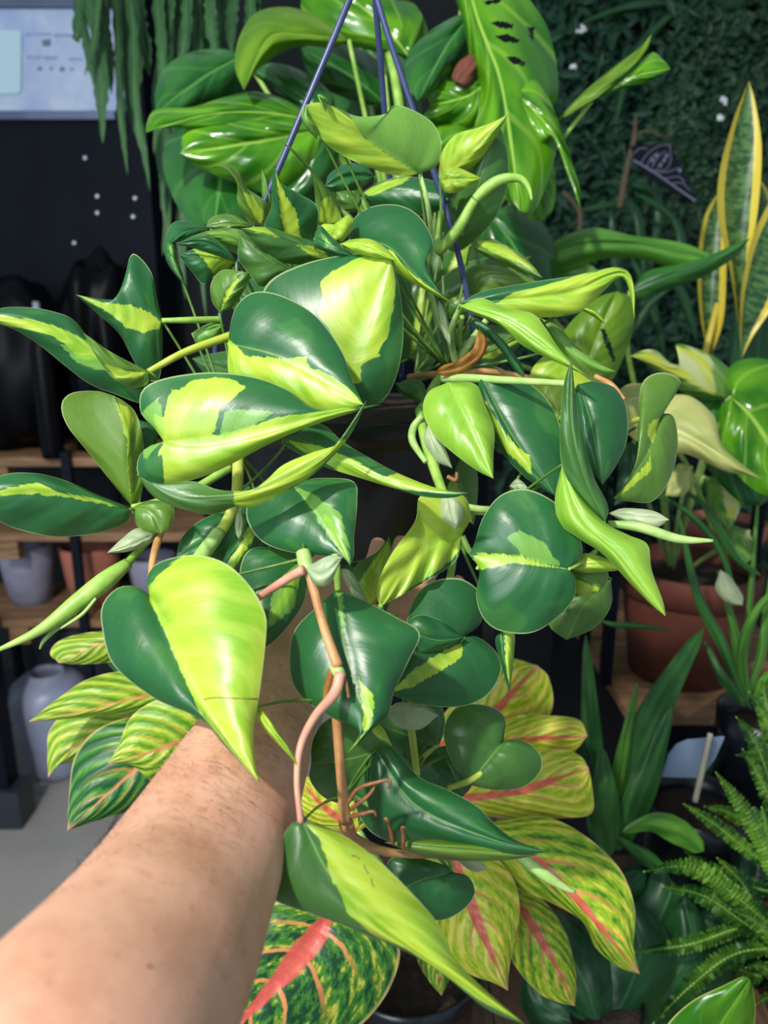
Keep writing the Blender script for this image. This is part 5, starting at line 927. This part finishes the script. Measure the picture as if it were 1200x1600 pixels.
join_leaves(ph, [(600, 590, .73), (560, 575, .74), (650, 580, .72), (520, 600, .72), (700, 575, .68), (480, 620, .70), (372, 705, .59), (369, 770, .571), (352, 820, .56), (262, 792, .56), (683, 745, .57), (700, 790, .552), (476, 872, .475), (508, 985, .462), (525, 1100, .45), (536, 1250, .445), (600, 1330, .48), (650, 1335, .50), (650, 1205, .56), (640, 1120, .565), (780, 798, .58), (720, 850, .60)], M['stalk'], 2.0)
stem(ph, M['petiole'], [(700, 788, .555), (712, 840, .60), (690, 960, .61), (650, 1060, .585), (640, 1120, .565)], [6, 6, 6, 6, 6], 'stem')
stem(ph, M['yellowstem'], [(480, 615, .70), (430, 640, .66), (385, 675, .61), (372, 705, .59)], [7, 8, 9, 9], 'stem')
stem(ph, M['petiole'], [(700, 575, .68), (680, 600, .65), (658, 640, .62)], [7, 7, 7], 'stem')
stem(ph, M['petiole'], [(352, 790, .565), (300, 775, .57), (262, 790, .56)], [6, 6, 7], 'stem')
stem(ph, M['tan'], [(500, 640, .63), (472, 740, .60), (474, 840, .56), (476, 872, .51), (479, 888, .462)], [6, 6, 6, 6, 6], 'stem')
stem(ph, M['petiole'], [(705, 790, .56), (745, 800, .585), (790, 798, .585)], [5, 5, 5], 'stem')
# ------------------------------------------------------------------ the person: forearm and hand holding the pot from below
per = empty('person', P(60, 1720, .24), 'bare forearm reaching in from the lower left, fingertips against the black pot', 'person')
def limb(bm, pts, n=28, flat=1.0, flatdir=None):
    V = []; m = len(pts); prevn = None
    s = cr([(p.x*1000, p.y*1000, p.z*1000, r*1000) for p, r in pts], 8*m)
    rings = []
    q = [(Vector(a[:3])/1000, a[3]/1000) for a in s]
    for k, (p, r) in enumerate(q):
        tg = (q[min(k+1, len(q)-1)][0]-q[max(k-1, 0)][0]).normalized()
        nn = (flatdir - tg*flatdir.dot(tg)).normalized(); bn = tg.cross(nn)
        rings.append([bm.verts.new(p+nn*math.cos(2*math.pi*i/n)*r*flat+bn*math.sin(2*math.pi*i/n)*r) for i in range(n)])
    for a, b in zip(rings[:-1], rings[1:]):
        for i in range(n): bm.faces.new((a[i], a[(i+1) % n], b[(i+1) % n], b[i]))
    for ring, sg, (p, r) in ((rings[0], -1, q[0]), (rings[-1], 1, q[-1])):
        k = 0 if sg < 0 else len(q)-1
        tg = (q[min(k+1, len(q)-1)][0]-q[max(k-1, 0)][0]).normalized()*sg
        prev = ring
        for f in (.5, .85):
            c = p+tg*r*f*.9; sc = math.sqrt(1-f*f)
            new = [bm.verts.new(c+(v.co-p)*sc) for v in ring]
            for i in range(n): bm.faces.new((prev[i], prev[(i+1) % n], new[(i+1) % n], new[i]))
            prev = new
        bm.faces.new(prev)
bm = bmesh.new(); FD = Vector((0.25, -0.75, 0.55)).normalized()
limb(bm, [(P(-330, 2150, .20), .050), (P(45, 1765, .23), .050), (P(222, 1510, .30), .0465), (P(296, 1372, .362), .0445), (P(374, 1212, .435), .0395), (P(416, 1118, .49), .0345), (P(450, 1048, .53), .0315)], 36, .74, FD)
limb(bm, [(P(440, 1070, .515), .030), (P(478, 1000, .555), .036), (P(520, 965, .575), .040), (P(560, 950, .60), .036)], 32, .50, FD)   # palm
fing = {'index': [(P(520, 960, .59), .0098), (P(556, 915, .62), .0092), (P(583, 880, .642), .0082), (P(591, 850, .652), .0074)],
        'middle': [(P(555, 955, .60), .0100), (P(596, 915, .63), .0094), (P(620, 878, .648), .0083), (P(627, 847, .654), .0075)],
        'ring': [(P(590, 960, .605), .0096), (P(640, 935, .632), .0092), (P(668, 900, .648), .0082), (P(678, 868, .655), .0074)],
        'little': [(P(605, 985, .602), .0088), (P(670, 965, .625), .0082), (P(705, 935, .642), .0074), (P(716, 908, .652), .0064)],
        'thumb': [(P(470, 985, .545), .0135), (P(475, 935, .57), .0118), (P(490, 900, .605), .0105), (P(505, 875, .63), .0092)]}
for k, q in fing.items(): limb(bm, q, 16, .92, FD)
me = bpy.data.meshes.new('arm_src'); bmesh.ops.recalc_face_normals(bm, faces=bm.faces); bm.to_mesh(me); bm.free()
tmp = bpy.data.objects.new('arm_src', me); COL.objects.link(tmp)
md = tmp.modifiers.new('r', 'REMESH'); md.mode = 'VOXEL'; md.voxel_size = 0.0018; md.use_smooth_shade = True
md = tmp.modifiers.new('s', 'SMOOTH'); md.iterations = 12; md.factor = .5
dg = bpy.context.evaluated_depsgraph_get(); dg.update()
me2 = bpy.data.meshes.new_from_object(tmp.evaluated_get(dg)); me2.name = 'arm_and_hand'
bpy.data.objects.remove(tmp)
arm = link('arm_and_hand', me2, M['skin'], per)
# fine dark hairs on the forearm, growing along it towards the hand side
nv = len(me2.vertices); co = np.empty(nv*3); me2.vertices.foreach_get('co', co); co = co.reshape(-1, 3)
no = np.empty(nv*3); me2.vertices.foreach_get('normal', no); no = no.reshape(-1, 3)
rel = co-C0; dd = rel@FWD; pxx = 600+F*(rel@RIGHT)/dd; pyy = 800-F*(rel@UP)/dd
wgt = np.clip(1-np.abs(pyy-1200)/230, .04, 1)*np.where(pxx-385+(pyy-1170)*.6 < 60, 1, .18)
cand = np.where((pyy > 1030) & (pyy < 1560) & (pxx > 60))[0]
pick = rng.choice(cand, 2400, replace=False, p=wgt[cand]/wgt[cand].sum())
V = []; Fc = []; ax = np.array(P(418, 1115, .46)-P(205, 1504, .29)); ax /= np.linalg.norm(ax)
for i in pick:
    n_ = no[i]; tdir = -ax*.5+np.cross(n_, ax)*rng.normal(-.6, .5); tdir -= n_*np.dot(tdir, n_); tdir /= np.linalg.norm(tdir)+1e-9
    L_ = rng.uniform(.005, .012); p0 = co[i]-n_*.0003; p1 = p0+tdir*L_*.5+n_*L_*.28; p2 = p0+tdir*L_+n_*L_*.32
    sd = np.cross(tdir, n_)*.00008
    b0 = len(V); V += [p0-sd, p0+sd, p1+sd*.8, p1-sd*.8, p2]; Fc += [(b0, b0+1, b0+2, b0+3), (b0+3, b0+2, b0+4)]
tag(pymesh('arm_hair', V, Fc, M['hair'], per, False), 'fine dark hair on the forearm', kind='stuff')
for mx_, my_, r_ in ((231, 1503, .0011), (328, 1249, .0006), (280, 1238, .0005), (294, 1293, .0005)):
    sel = np.argmin(np.hypot(pxx-mx_, pyy-my_)+np.where((no@FWD) < -.1, 0, 1e4)); b2 = bmesh.new()
    bmesh.ops.create_uvsphere(b2, u_segments=10, v_segments=6, radius=r_, matrix=Matrix.Translation(Vector(co[sel])) @ Matrix.Diagonal((1, .4, 1, 1)))
    bmo('mole', b2, M['mole'], per, True)
